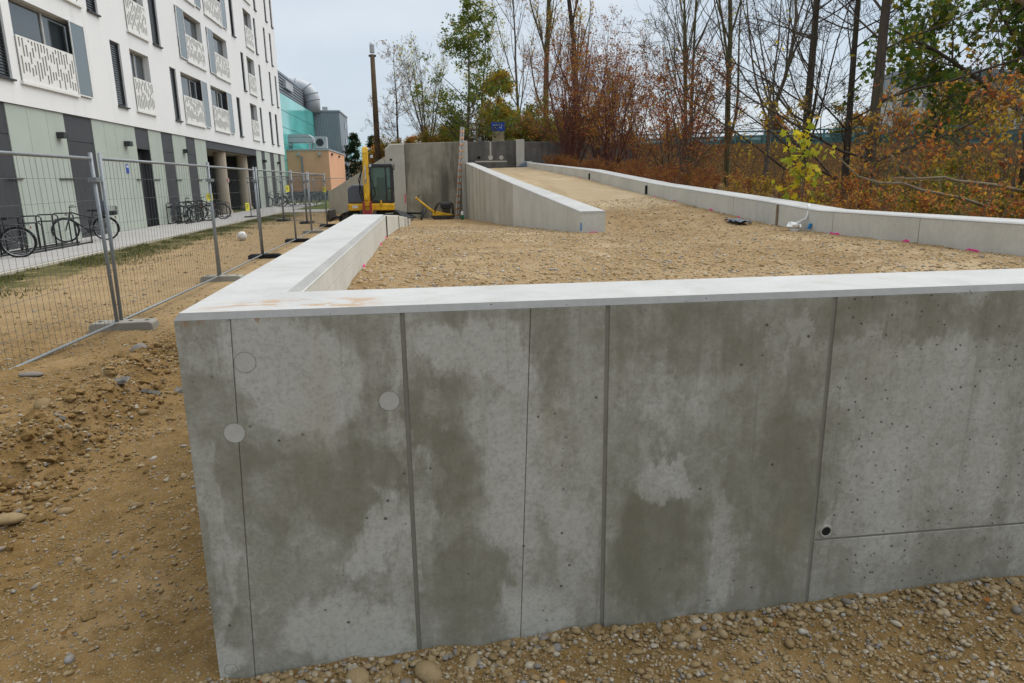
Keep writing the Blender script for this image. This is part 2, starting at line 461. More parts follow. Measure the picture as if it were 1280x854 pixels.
def ground_material():
    t = dirt('site_soil', (0.160, 0.098, 0.036), (0.26, 0.164, 0.064), (0.37, 0.248, 0.122), (0.098, 0.059, 0.020))
    p = t.pos(); x, y, z = t.sep(p)
    base = t.b.inputs['Base Color'].links[0].from_socket
    # fill pale and sandy farther off, dark topsoil by the camera
    nn = t.noise(p, 0.7, 5, 0.6)
    far = t.mr(t.m('ADD', y, t.m('MULTIPLY', nn, 3.0)), 8.0, 13.0)
    sandy = t.mix(0.55, t.mix(1.0, base, (1.3, 1.36, 1.5), 'MULTIPLY'), (0.36, 0.265, 0.155))
    c = t.mix(far, base, sandy)
    # thin grass along the pavement
    gx = t.m('MULTIPLY', t.mr(t.m('ADD', x, t.m('MULTIPLY', t.noise(p, 0.9, 5, 0.65), 2.4)), -6.2, -5.2, 1.0, 0.0), t.mr(t.noise(p, 3, 6, 0.7), 0.30, 0.50, 0.0, 0.95))
    gx = t.m('MULTIPLY', gx, t.mr(y, 0.0, 5.0))
    c = t.mix(gx, c, t.ramp(t.noise(p, 22, 5, 0.7), [(0.3, (0.045, 0.052, 0.014)), (0.7, (0.115, 0.108, 0.038))]))
    # lawn at the far end by the bicycles
    lw = t.m('MULTIPLY', t.mr(y, 45.5, 46.5), t.mr(y, 300, 320, 1.0, 0.0))
    c = t.mix(lw, c, t.ramp(t.noise(p, 5, 6, 0.7), [(0.3, (0.055, 0.085, 0.018)), (0.7, (0.13, 0.15, 0.04))]))
    # leaf litter and humus under the trees behind the walls
    lit = t.mr(x, 4.75, 4.95)
    lit = t.m('MAXIMUM', lit, t.m('MULTIPLY', t.mr(y, 31.8, 32.2), t.mr(x, -4.5, -4.0)))
    c = t.mix(lit, c, t.ramp(t.vor(p, 24, 'Color'), [(0.1, (0.035, 0.025, 0.012)), (0.5, (0.09, 0.05, 0.02)), (0.85, (0.17, 0.085, 0.025))]))
    t.col(c)
    return t.mat
M['ground'] = ground_material()
tf = dirt('sandy_gravel_fill', (0.275, 0.180, 0.084), (0.37, 0.252, 0.126), (0.45, 0.33, 0.19), (0.175, 0.11, 0.047), peb=75, pebamt=0.6)
def finish_fill(t):
    p = t.pos(); x, y, z = t.sep(p); base = t.b.inputs['Base Color'].links[0].from_socket
    # the compacted ramp is paler and greyer; roller passes and damp fines run along the lanes
    up = t.m('MULTIPLY', t.mr(t.m('ADD', y, t.m('MULTIPLY', t.noise(p, 0.8, 4), 3.0)), 12.0, 14.5), t.mr(x, 2.1, 2.5))
    c = t.mix(t.m('MULTIPLY', up, 0.75), base, (0.46, 0.365, 0.235))
    ps = t.noise(t.vmul(p, (1.5, 0.22, 1.0)), 1.5, 5, 0.6)
    c = t.mix(t.mr(ps, 0.5, 0.72, 0.0, 0.5), c, t.mix(1.0, c, (0.68, 0.62, 0.54), 'MULTIPLY'))
    pl = t.noise(t.vmul(p, (0.7, 0.5, 1.0)), 1.7, 6, 0.65, 0.5)
    c = t.mix(t.mr(pl, 0.52, 0.68, 0.0, 0.55), c, (0.56, 0.44, 0.28))
    t.col(c)
finish_fill(tf)
M['fill'] = tf.mat

def stone_material(name='river_stone', bright=1.0, dust=(0.22, 0.148, 0.064), amt=0.72):
    t = NT(name, 0.75, 0.3)
    p = t.pos()
    r = t.m('FRACT', t.m('ADD', t.island(), t.orand()))
    k = bright
    c = t.ramp(r, [(0.0, (0.19 * k, 0.130 * k, 0.060 * k)), (0.38, (0.28 * k, 0.20 * k, 0.10 * k)), (0.66, (0.35 * k, 0.275 * k, 0.165 * k)), (0.80, (0.43 * k, 0.375 * k, 0.28 * k)),
                   (0.87, (0.46 * k, 0.44 * k, 0.39 * k)), (0.93, (0.20 * k, 0.215 * k, 0.235 * k)), (1.0, (0.12 * k, 0.125 * k, 0.13 * k))])
    c = t.mix(t.mr(t.noise(p, 45, 5, 0.7), 0.34, 0.7, 0.12, amt), c, dust)
    t.col(c)
    t.bump(t.noise(p, 120, 4), 0.3, 0.004)
    return t.mat
M['stone'] = stone_material()
M['stone_fill'] = stone_material('sandy_stone', 1.3, (0.35, 0.242, 0.122), 0.8)
M['asphalt_chunk'] = flat('broken_asphalt', (0.17, 0.16, 0.145), 0.9, 0.2, var=0.4, scale=25, bump=0.6)
M['paving'] = flat('paving_slab', (0.37, 0.36, 0.345), 0.85, 0.2, var=0.10, scale=1.6, bump=0.15)
M['kerb'] = flat('kerb_stone', (0.44, 0.41, 0.34), 0.85, 0.2, var=0.12, scale=4, bump=0.2)

def galv(name, c=(0.27, 0.295, 0.31)):
    t = NT(name, 0.5, 0.5, 0.4)
    p = t.pos()
    t.col(t.ramp(t.noise(p, 30, 4), [(0.3, tuple(k * 0.75 for k in c)), (0.7, c)]))
    return t.mat
M['galv'] = galv('galvanised_steel')
M['wire'] = galv('galvanised_wire', (0.15, 0.16, 0.17))
M['black_steel'] = flat('black_powdercoat', (0.018, 0.019, 0.021), 0.45, 0.4)
M['rubber'] = flat('black_rubber', (0.014, 0.014, 0.015), 0.75, 0.25)
M['chrome'] = flat('bright_metal', (0.55, 0.56, 0.57), 0.28, 0.5, 0.9)
def weathered_render():
    t = NT('white_render', 0.9, 0.15); p = t.pos()
    c = t.ramp(t.noise(p, 0.5, 5, 0.6), [(0.3, (0.77, 0.772, 0.768)), (0.7, (0.80, 0.80, 0.795))])
    c = t.mix(t.mr(t.noise(t.vmul(p, (2.2, 2.2, 0.10)), 1.0, 6, 0.65), 0.54, 0.74, 0.0, 0.35), c, (0.60, 0.60, 0.58))
    t.col(c); t.bump(t.noise(p, 30, 4), 0.12, 0.004)
    return t.mat
M['plaster'] = weathered_render()
M['white_metal'] = flat('white_sheet_metal', (0.76, 0.755, 0.725), 0.55, 0.3, var=0.03)
M['perf'] = flat('perforated_grey_sheet', (0.46, 0.46, 0.42), 0.6, 0.3, var=0.10, scale=40)
M['panel_green'] = flat('sage_green_cladding', (0.41, 0.455, 0.40), 0.6, 0.3, var=0.05, scale=0.9)
M['panel_dark'] = flat('anthracite_cladding', (0.050, 0.052, 0.058), 0.5, 0.35, var=0.10, scale=1.2)
M['frame_dark'] = flat('anthracite_frame', (0.040, 0.042, 0.046), 0.5, 0.35)
M['frame_grey'] = flat('grey_frame', (0.42, 0.42, 0.40), 0.5, 0.35)
M['blind'] = flat('dark_blind', (0.028, 0.031, 0.036), 0.45, 0.5)
def glass(name, c, rough=0.04, spec=0.9):
    t = NT(name, rough, spec)
    t.col(c); t.b.inputs['IOR'].default_value = 1.6
    return t.mat
M['pane'] = glass('window_glass', (0.045, 0.056, 0.062))
M['pane_pale'] = glass('screen_glass', (0.09, 0.125, 0.135), 0.03)
M['interior'] = flat('dim_interior', (0.05, 0.048, 0.043), 0.9, 0.1)
M['soffit'] = flat('beige_soffit', (0.36, 0.32, 0.26), 0.85, 0.2)
M['column'] = concrete('column_concrete', (0.40, 0.34, 0.26), (0.52, 0.45, 0.36), 0, 0.1, 0.2)
def teal_glass():
    t = NT('teal_glass_cladding', 0.09, 0.8)
    p = t.pos()
    t.col(t.ramp(t.noise(p, 0.22, 4), [(0.35, (0.075, 0.42, 0.385)), (0.65, (0.14, 0.60, 0.54))]))
    return t.mat
M['teal'] = teal_glass()
M['orange'] = flat('apricot_render', (0.74, 0.41, 0.255), 0.9, 0.15, var=0.05, scale=0.6)
M['orange_pale'] = flat('pale_apricot_render', (0.69, 0.42, 0.25), 0.9, 0.15, var=0.05, scale=0.6)
M['grey_metal'] = flat('blue_grey_sheet', (0.22, 0.25, 0.285), 0.5, 0.4, 0.2, var=0.08, scale=0.5)
M['grey_light'] = flat('light_grey_sheet', (0.42, 0.44, 0.46), 0.5, 0.4, 0.2, var=0.08, scale=0.5)
M['yellow'] = flat('machine_yellow', (0.70, 0.40, 0.014), 0.45, 0.45, var=0.28, scale=5)
M['yellow_sign'] = flat('yellow_sign', (0.66, 0.62, 0.06), 0.6, 0.3)
M['green_sign'] = flat('lime_sign', (0.36, 0.55, 0.03), 0.6, 0.3)
M['machine_black'] = flat('machine_black', (0.025, 0.026, 0.03), 0.42, 0.45)
M['machine_grey'] = flat('machine_blue_grey', (0.085, 0.10, 0.13), 0.4, 0.45)
M['red_paint'] = flat('red_paint', (0.34, 0.045, 0.05), 0.5, 0.4)
M['steel_dirty'] = flat('dirty_steel', (0.075, 0.068, 0.058), 0.8, 0.3, 0.3, var=0.5, scale=9)
M['pink'] = flat('pink_spray', (0.85, 0.06, 0.30), 0.7, 0.2, var=0.2, scale=30)
M['red_spray'] = flat('red_spray', (0.80, 0.05, 0.09), 0.7, 0.2, var=0.2, scale=30)
M['blue'] = flat('sign_blue', (0.010, 0.065, 0.42), 0.4, 0.4, var=0.04)
M['pink_notice'] = flat('faded_pink_notice', (0.62, 0.36, 0.36), 0.7, 0.2)
M['blue_paint'] = flat('blue_mark', (0.03, 0.22, 0.50), 0.6, 0.3)
M['sign_white'] = flat('sign_white', (0.80, 0.82, 0.85), 0.5, 0.3, var=0.02)
M['beige'] = flat('beige_metal', (0.33, 0.28, 0.17), 0.5, 0.4, var=0.06)
M['wood'] = flat('weathered_timber', (0.23, 0.175, 0.115), 0.9, 0.15, var=0.3, scale=7, bump=0.4)
M['wood_dark'] = flat('tarred_pole_timber', (0.115, 0.082, 0.05), 0.9, 0.15, var=0.3, scale=3, bump=0.4)
M['alu'] = flat('ladder_aluminium', (0.45, 0.45, 0.44), 0.45, 0.4, 0.5)
M['orange_paint'] = flat('orange_rung', (0.62, 0.24, 0.05), 0.6, 0.3)
M['plastic_white'] = flat('white_plastic', (0.72, 0.72, 0.70), 0.5, 0.4)
M['plastic_green'] = flat('green_plastic', (0.01, 0.16, 0.07), 0.4, 0.4)
M['foil'] = flat('dark_blue_foil', (0.04, 0.065, 0.10), 0.35, 0.5)
M['rail_teal'] = flat('turquoise_railing_paint', (0.045, 0.17, 0.175), 0.5, 0.4)
rg = NT('tinted_railing_glass', 0.1, 0.4); rg.col((0.20, 0.30, 0.30)); rg.b.inputs['Transmission Weight'].default_value = 0.8; rg.b.inputs['IOR'].default_value = 1.1; M['rail_glass'] = rg.mat
M['ball'] = flat('scuffed_ball', (0.74, 0.73, 0.70), 0.7, 0.25, var=0.1, scale=20)

def bark(name, a, b, scale=1.0):
    t = NT(name, 0.92, 0.15)
    p = t.pos()
    f = t.noise(t.vmul(p, (14 * scale, 14 * scale, 2.5 * scale)), 1.0, 6, 0.68)
    c = t.ramp(f, [(0.3, a), (0.7, b)])
    g = t.noise(p, 1.6, 3)
    c = t.mix(t.mr(g, 0.5, 0.7, 0.0, 0.35), c, (0.075, 0.082, 0.038))
    t.col(c); t.bump(f, 0.6, 0.02)
    return t.mat
M['bark_grey'] = bark('grey_bark', (0.085, 0.072, 0.056), (0.19, 0.16, 0.125))
M['bark_dark'] = bark('dark_bark', (0.046, 0.037, 0.029), (0.115, 0.092, 0.070))
M['bark_moss'] = bark('mossy_bark', (0.085, 0.078, 0.04), (0.20, 0.178, 0.09))
M['twig_red'] = bark('reddish_twig', (0.105, 0.045, 0.038), (0.22, 0.105, 0.082))
M['twig_grey'] = bark('grey_twig', (0.10, 0.082, 0.064), (0.21, 0.172, 0.132))
M['branch_pale'] = bark('pale_dead_branch', (0.15, 0.115, 0.075), (0.27, 0.215, 0.145))

def leaf(name, stops, trans=0.45, alt=None):
    t = NT(name, 0.6, 0.25)
    c = t.ramp(t.island(), stops)
    p = t.pos()
    if alt: c = t.mix(t.m('MAXIMUM', t.mr(t.noise(p, 0.9, 3), 0.48, 0.62, 0.0, 0.75), t.mr(t.orand(), 0.62, 0.72, 0.0, 0.8)), c, t.ramp(t.island(), alt))
    t.col(c)
    tr = t.n('BsdfTranslucent'); t.put(tr.inputs[0], c)
    mx = t.n('MixShader'); mx.inputs[0].default_value = trans
    out = t.t.nodes['Material Output']
    t.t.links.new(t.b.outputs[0], mx.inputs[1]); t.t.links.new(tr.outputs[0], mx.inputs[2]); t.t.links.new(mx.outputs[0], out.inputs[0])
    return t.mat
M['leaf_green'] = leaf('green_leaf', [(0, (0.070, 0.125, 0.016)), (0.5, (0.115, 0.175, 0.022)), (0.85, (0.20, 0.22, 0.03)), (1, (0.36, 0.28, 0.035))])
M['leaf_dkgreen'] = leaf('dark_green_leaf', [(0, (0.055, 0.11, 0.018)), (0.55, (0.115, 0.19, 0.028)), (0.85, (0.26, 0.27, 0.035)), (1, (0.52, 0.36, 0.04))])
M['leaf_yellow'] = leaf('yellow_leaf', [(0, (0.25, 0.21, 0.025)), (0.5, (0.58, 0.40, 0.025)), (0.8, (0.68, 0.42, 0.025)), (1, (0.42, 0.19, 0.025))], 0.5)
M['leaf_ylgreen'] = leaf('yellow_green_leaf', [(0, (0.21, 0.28, 0.022)), (0.5, (0.47, 0.45, 0.033)), (0.8, (0.68, 0.53, 0.033)), (1, (0.60, 0.38, 0.022))], 0.5)
M['leaf_orange'] = leaf('rust_leaf', [(0, (0.14, 0.055, 0.022)), (0.3, (0.45, 0.125, 0.035)), (0.6, (0.62, 0.215, 0.045)), (0.8, (0.62, 0.37, 0.05)), (0.9, (0.20, 0.20, 0.03)), (1, (0.60, 0.27, 0.13))], 0.5,
                        [(0, (0.12, 0.12, 0.02)), (0.4, (0.36, 0.29, 0.035)), (0.7, (0.62, 0.46, 0.045)), (1, (0.30, 0.12, 0.03))])
M['leaf_red'] = leaf('dull_red_leaf', [(0, (0.13, 0.040, 0.026)), (0.4, (0.36, 0.105, 0.045)), (0.7, (0.50, 0.18, 0.05)), (0.9, (0.40, 0.25, 0.035)), (1, (0.16, 0.17, 0.025))], 0.5,
                     [(0, (0.20, 0.07, 0.03)), (0.5, (0.42, 0.17, 0.04)), (1, (0.28, 0.22, 0.03))])
M['leaf_mix'] = leaf('autumn_hedge_leaf', [(0, (0.08, 0.095, 0.016)), (0.3, (0.19, 0.18, 0.024)), (0.55, (0.42, 0.27, 0.026)), (0.8, (0.44, 0.19, 0.03)), (1, (0.22, 0.09, 0.025))], 0.5,
                     [(0, (0.08, 0.12, 0.016)), (0.6, (0.17, 0.20, 0.024)), (1, (0.46, 0.36, 0.03))])
M['leaf_conifer'] = leaf('conifer_needle', [(0, (0.018, 0.037, 0.013)), (0.7, (0.039, 0.069, 0.024)), (1, (0.065, 0.088, 0.033))])
M['grass'] = leaf('grass_blade', [(0, (0.045, 0.065, 0.014)), (0.6, (0.10, 0.115, 0.03)), (1, (0.20, 0.17, 0.06))])

# ------------------------------------------------------------------ terrain
rng = np.random.default_rng(7)
WING = [(-1.70, 31.6), (-5.5, 41.3)]
def berm_x(y):   # crest line of the rubble ridge left of the corner
    return np.interp(y, [0, 2.0, 3.3, 4.0, 4.4, 5.1, 6.2, 8, 12], [-2.2, -2.25, -2.38, -2.42, -2.42, -2.38, -2.55, -2.75, -2.9])
def ground_z(x, y, detail=True):
    x = np.asarray(x, float); y = np.asarray(y, float)
    z = np.zeros(np.broadcast(x, y).shape) - 0.02
    # strip of gravel banked against the front wall
    fz = np.interp(x, [-0.9, -0.6, -0.1, 0.6, 1.4, 2.3, 5, 9], [-0.035, -0.01, 0.03, 0.05, 0.08, 0.11, 0.16, 0.2]) - 0.05 * np.clip(2.14 - y, 0, 4)
    wf = sst(-1.0, -0.45, x) * sst(3.2, 2.6, y)
    z = z * (1 - wf) + fz * wf
    # left: higher dug plateau, crumbling edge, wheel track
    bx = berm_x(y) + 0.22 * fbm(x * 0.3, y, 1.6, 3, 5)
    d = x - bx
    wl = sst(0.0, 1.0, y) * sst(8.2, 5.6, y)
    edge = sst(0.07, -0.06, d)
    plate = 0.135 * edge * sst(-2.6, -0.8, d) + 0.0
    crest = 0.055 * np.exp(-((d + 0.10) / 0.16) ** 2)
    rut = -0.05 * np.exp(-((d - 0.42) / 0.28) ** 2) + 0.012 * np.exp(-((d - 0.95) / 0.2) ** 2) - 0.02 * np.exp(-((d - 1.35) / 0.18) ** 2)
    z = z + wl * (plate + crest + rut) * sst(-0.72, -1.0, x)
    # slope and thicket to the right of the parapet
    zr = np.interp(y, [-10, 0, 7, 13, 20, 31, 34], [0.7, 0.8, 0.92, 1.2, 1.7, 2.3, 3.0])
    fall = np.interp(x, [5, 7.5, 12, 22, 40], [0, -0.2, -0.75, -1.6, -2.0])
    z = np.where(x > 4.6, np.maximum(zr + fall, -0.4) * sst(4.6, 4.75, x), z)
    # embankment behind the back wall
    xw = np.interp(y, [31.6, 41.3, 60], [-1.70, -5.5, -6.0]) + .75; tw = np.interp(y, [31.6, 41.3, 50, 70], [2.55, 1.0, 0.6, 0.0])
    up = tw + (3.15 - tw) * sst(0.0, 3.5, x - xw)
    up = np.where(y > 60, up * sst(120, 60, y), up)
    low = np.interp(x, [8, 15, 24, 40], [0, -1.2, -2.6, -3.2])
    up = np.maximum(up + low * sst(33, 38, y), -0.3)
    z = np.where((y > 31.45) & (x > xw), up, z)
    if detail:
        near = 1.0 / (1.0 + (np.maximum(y - 3, 0) / 9.0) ** 2)
        z = z + 0.022 * fbm(x, y, 2.2, 3, 1) + 0.024 * fbm(x, y, 9, 4, 2) * near + 0.010 * fbm(x, y, 24, 2, 4) * near
        rough_zone = np.exp(-((d + 0.02) / 0.28) ** 2) * wl
        z = z + rough_zone * (0.11 * fbm(x, y, 6, 4, 9) + 0.05 * np.abs(fbm(x, y, 20, 2, 11)))
        z = z + 0.10 * fbm(x, y, 0.5, 3, 3) * sst(4.8, 6, x)
    return z

def graded(*pieces):
    out = []
    for (a, b, s) in pieces:
        n = max(2, int(round((b - a) / s)))
        out.extend(np.linspace(a, b, n, endpoint=False))
    out.append(pieces[-1][1])
    return np.array(out)
gx = graded((-900, -120, 60), (-120, -30, 10), (-30, -10, 1.5), (-10, -4.6, 0.25), (-4.6, -3.4, 0.06), (-3.4, -0.7, 0.026), (-0.7, 2.6, 0.033), (2.6, 4.5, 0.12), (4.5, 4.8, 0.1), (4.8, 14, 0.5), (14, 40, 1.5), (40, 140, 12), (140, 900, 76))
gy = graded((-600, -60, 60), (-60, -4, 6), (-4, 1.2, 0.4), (1.2, 2.3, 0.028), (2.3, 6.5, 0.03), (6.5, 9.5, 0.06), (9.5, 16, 0.16), (16, 31.4, 0.5), (31.4, 31.7, 0.1), (31.7, 46, 0.6), (46, 120, 4), (120, 1500, 70))
XX, YY = np.meshgrid(gx, gy)
ZZ = ground_z(XX, YY)
nx, ny = len(gx), len(gy)
idx = np.arange(nx * ny).reshape(ny, nx)
faces = np.stack([idx[:-1, :-1], idx[:-1, 1:], idx[1:, 1:], idx[1:, :-1]], -1).reshape(-1, 4)
ground = link('ground', np_mesh('ground', np.stack([XX, YY, ZZ], -1).reshape(-1, 3), faces, M['ground'], True))
tag(ground, 'brown stony building-site soil with a wheel track and a crumbling rubble edge', kind='structure')

# sandy fill between the new walls: flat in front, then one lane climbs and one descends
def ramp_wall_x(y): return 2.39 - 0.0174 * (y - 9.7)
def fill_z(x, y, detail=True):
    zl = np.interp(y, [0, 3.9, 8.7, 12.15, 20.8, 30, 33], [1.06, 1.05, 1.0, 0.86, 0.38, 0.05, 0.02])
    zc = np.interp(y, [0, 5, 7.5, 9.7, 16.1, 30, 33], [1.02, 0.97, 0.94, 0.90, 0.585, 0.04, 0.02])
    zr = np.interp(y, [0, 7.6, 8.5, 13, 18.7, 29.7, 33], [1.055, 1.02, 1.05, 1.29, 1.65, 2.18, 2.25])
    zrc = np.where(y < 9.7, zc, np.interp(y, [9.7, 12.5, 16, 18.7, 33], [0.92, 1.18, 1.47, 1.64, 2.24]))
    xc = np.where(y < 9.7, 2.39, ramp_wall_x(y))
    left = zl + (zc - zl) * np.clip((x + 0.47) / (xc + 0.47), 0, 1)
    right = zrc + (zr - zrc) * sst(0, 1, np.clip((x - xc) / (4.44 - xc), 0, 1))
    z = np.where(x < xc, left, right)
    if detail:
        w_ = np.sin((x * 0.55 + y * 0.83) * 38 + 3 * fbm(x, y, 0.7, 2, 25)) * sst(2.4, 2.9, x) * sst(12.5, 11, y) * sst(8, 9, y)
        z = z + 0.006 * w_ - 0.03 * np.exp(-((x - 3.05 - 0.28 * (y - 9)) / 0.12) ** 2) * sst(7, 8.5, y) * sst(13, 11.5, y)
        z = z + 0.018 * fbm(x, y, 1.1, 3, 21) + 0.014 * fbm(x, y, 7, 4, 22) * np.where(x < xc, 1, np.clip((16 - y) / 6, 0.25, 1))
    return z
fx_ = graded((-0.50, 2.3, 0.035), (2.3, 2.5, 0.02), (2.5, 4.5, 0.035))
fy_ = graded((2.45, 10.5, 0.035), (10.5, 16, 0.08), (16, 31.3, 0.25))
FX, FY = np.meshgrid(fx_, fy_)
FZ = fill_z(FX, FY)
nx, ny = len(fx_), len(fy_)
idx = np.arange(nx * ny).reshape(ny, nx)
faces = np.stack([idx[:-1, :-1], idx[:-1, 1:], idx[1:, 1:], idx[1:, :-1]], -1).reshape(-1, 4)
fill = link('gravel_fill', np_mesh('gravel_fill', np.stack([FX, FY, FZ], -1).reshape(-1, 3), faces, M['fill'], True))
tag(fill, 'ochre sandy gravel fill between the new concrete walls, rising to a ramp', kind='structure')

# ------------------------------------------------------------------ stones
def ico(sub):
    import bmesh
    bm = bmesh.new(); bmesh.ops.create_icosphere(bm, subdivisions=sub, radius=1.0)
    v = np.array([p.co[:] for p in bm.verts]); f = np.array([[q.index for q in k.verts] for k in bm.faces]); bm.free()
    return v, f
ICO1, ICO2 = ico(1), ico(2)
GRIT = (np.array([(1, 0, -.3), (-1, 0, -.3), (0, 1, -.3), (0, -1, -.3), (0.1, .1, .8)]), np.array([(0, 2, 4), (2, 1, 4), (1, 3, 4), (3, 0, 4)]))   # half-buried grains
def scatter(px, py, pz, rad, base, seed, sink=0.25):
    """one mesh of irregular flattened stones"""
    g = np.random.default_rng(seed); v0, f0 = base; n = len(px); k = len(v0)
    V = np.repeat(v0[None], n, 0) * (1 + (0.18 if k < 20 else 0.035) * g.standard_normal((n, k, 1)).clip(-1.4, 1.4))
    lo_ = g.normal(0, 1, (n, 3, 3)); V = V * (1 + 0.16 * np.tanh(np.einsum('nkc,ncd->nkd', V, lo_)).mean(-1, keepdims=True))
    V = V * np.stack([g.uniform(0.8, 1.4, n), g.uniform(0.65, 1.05, n), g.uniform(0.42, 0.8, n)], -1)[:, None, :]
    a = g.uniform(0, 6.283, n); tx = g.normal(0, 0.3, n)
    c, s = np.cos(tx), np.sin(tx)
    y2 = V[:, :, 1] * c[:, None] - V[:, :, 2] * s[:, None]; z2 = V[:, :, 1] * s[:, None] + V[:, :, 2] * c[:, None]
    c, s = np.cos(a), np.sin(a)
    x3 = V[:, :, 0] * c[:, None] - y2 * s[:, None]; y3 = V[:, :, 0] * s[:, None] + y2 * c[:, None]
    V = np.stack([x3, y3, z2], -1) * rad[:, None, None]
    V[:, :, 0] += px[:, None]; V[:, :, 1] += py[:, None]; V[:, :, 2] += (pz + rad * (0.55 - sink))[:, None]
    F = f0[None] + (np.arange(n) * k)[:, None, None]
    return V.reshape(-1, 3), F.reshape(-1, 3)
def radii(g, n, lo, hi, a=1.6):
    u = g.uniform(0, 1, n)
    return (lo ** -a + u * (hi ** -a - lo ** -a)) ** (-1 / a)
VS, FS, off = [], [], 0
def emit(v, f):
    global off
    VS.append(v); FS.append(f + off); off += len(v)
g = np.random.default_rng(11)
# front strip
n = 32000
px = g.uniform(-1.0, 2.9, n); py = 2.135 - g.uniform(0, 1, n) * np.interp(px, [-1, 3], [.55, 1.1]); r = radii(g, n, 0.0025, 0.007, 1.6)
emit(*scatter(px, py, ground_z(px, py), r, GRIT, 1, .35))
n = 7000
px = g.uniform(-1.0, 2.9, n); py = 2.135 - g.uniform(0, 1, n) * np.interp(px, [-1, 3], [.55, 1.1]); r = radii(g, n, 0.006, 0.015, 2.0)
emit(*scatter(px, py, ground_z(px, py), r, ICO1, 1, .3))
n = 500
px = g.uniform(-0.62, 2.9, n); py = 2.13 - np.abs(g.normal(0, 0.05, n)) - 0.01; r = radii(g, n, 0.008, 0.019, 1.5)
emit(*scatter(px, py, ground_z(px, py), r, ICO2, 2, 0.1))
# left: soil and rubble edge
n = 44000
py = 1.7 + 7 * g.uniform(0, 1, n) ** 1.9; px = g.uniform(-3.6, -0.8, n); r = radii(g, n, 0.0028, 0.0075, 1.5)
emit(*scatter(px, py, ground_z(px, py), r, GRIT, 33, .4))
n = 20000
py = 1.4 + 9 * g.uniform(0, 1, n) ** 1.8; px = g.uniform(-5.2, -0.82, n)
keep = vnoise(px * 1.7, py * 1.7, 31) + 0.25 * vnoise(px * 6, py * 6, 32) > -0.26
px, py = px[keep], py[keep]; r = radii(g, len(px), 0.005, 0.017, 2.0)
emit(*scatter(px, py, ground_z(px, py), r, ICO1, 3, 0.4))
n = 2600
py = 1.8 + 6.5 * g.uniform(0, 1, n) ** 1.2; px = berm_x(py) + g.normal(0.0, 0.16, n); r = radii(g, n, 0.006, 0.024, 2.0)
emit(*scatter(px, py, ground_z(px, py), r, ICO1, 4, 0.3))
n = 1500
px = g.uniform(-6.5, -0.9, n); py = g.uniform(9, 24, n); r = radii(g, n, 0.010, 0.035, 2.2)
emit(*scatter(px, py, ground_z(px, py), r, ICO1, 14, 0.35))
VC, FC, oc = [], [], 0
for (n_, lo_r, hi_r, wd, sd_) in ((1500, .012, .06, .15, 71), (900, .008, .03, .45, 72)):
    cy_ = 1.9 + 6.2 * g.uniform(0, 1, n_) ** 1.15; cx_ = berm_x(cy_) + g.normal(-.02, wd, n_); cr_ = radii(g, n_, lo_r, hi_r, 1.8)
    kp_ = cx_ < -.95; cx_, cy_, cr_ = cx_[kp_], cy_[kp_], cr_[kp_]
    v_, f_ = scatter(cx_, cy_, ground_z(cx_, cy_), cr_, ICO1, sd_, .45); VC.append(v_); FC.append(f_ + oc); oc += len(v_)
tag(link('soil_clods', np_mesh('soil_clods', np.concatenate(VC), np.concatenate(FC), M['ground'], False), ground), kind='stuff')
pebbles = link('gravel', np_mesh('gravel', np.concatenate(VS), np.concatenate(FS), M['stone'], True), ground)
tag(pebbles, kind='stuff')
VS, FS, off = [], [], 0
n = 50000
py = 2.9 + 9 * g.uniform(0, 1, n) ** 1.3; px = g.uniform(-0.46, 4.42, n); r = radii(g, n, 0.0035, 0.009, 1.6)
keep = ((np.abs(px - ramp_wall_x(py)) > 0.22) | (py < 9.6)); px, py, r = px[keep], py[keep], r[keep]
emit(*scatter(px, py, fill_z(px, py), r, GRIT, 34, .35))
n = 16000
py = 2.9 + 13 * g.uniform(0, 1, n) ** 1.5; px = g.uniform(-0.46, 4.42, n)
keep = (vnoise(px * 1.1, py * 1.1, 41) + 0.4 * vnoise(px * 5, py * 5, 42) > -0.42) & ((np.abs(px - ramp_wall_x(py)) > 0.22) | (py < 9.6)) & ((px < 2.4) | (py < 13))
px, py = px[keep], py[keep]; r = radii(g, len(px), 0.007, 0.021, 2.2)
emit(*scatter(px, py, fill_z(px, py), r, ICO1, 5, 0.35))
tag(link('gravel', np_mesh('gravel', np.concatenate(VS), np.concatenate(FS), M['stone_fill'], True), fill), kind='stuff')
# the larger stones one can pick apart: six shapes, one object each
shapes = []
for i in range(6):
    v, f = scatter(np.zeros(1), np.zeros(1), np.zeros(1), np.ones(1), ICO2, 60 + i, 0.55)
    v[:, :] = v * np.array([1, 1, 0.9])
    shapes.append(np_mesh('pebble', v, f, M['stone'], True))
spots = [(-2.90, 7.04, 0.11), (-2.00, 3.66, 0.045), (-1.60, 3.58, 0.035), (-2.20, 3.50, 0.075), (-0.29, 2.05, 0.045), (-0.16, 2.07, 0.03), (-2.35, 3.2, 0.05), (-0.05, 2.02, 0.05), (0.10, 2.06, 0.035), (-3.3, 5.9, 0.07), (-2.75, 5.0, 0.06)]
for i in range(150):
    spots.append((g.uniform(-0.55, 2.5), 2.10 - abs(g.normal(0, 0.20)), radii(g, 1, 0.013, 0.026, 2.4)[0]))
for i in range(70):
    y_ = 2.4 + 4.6 * g.uniform() ** 1.2
    spots.append((berm_x(y_) + g.normal(0.02, 0.2), y_, radii(g, 1, 0.018, 0.045, 2.4)[0]))
for i in range(50):
    spots.append((g.uniform(-3.2, -0.95), 2.0 + 4.5 * g.uniform(), radii(g, 1, 0.015, 0.03, 2.0)[0]))
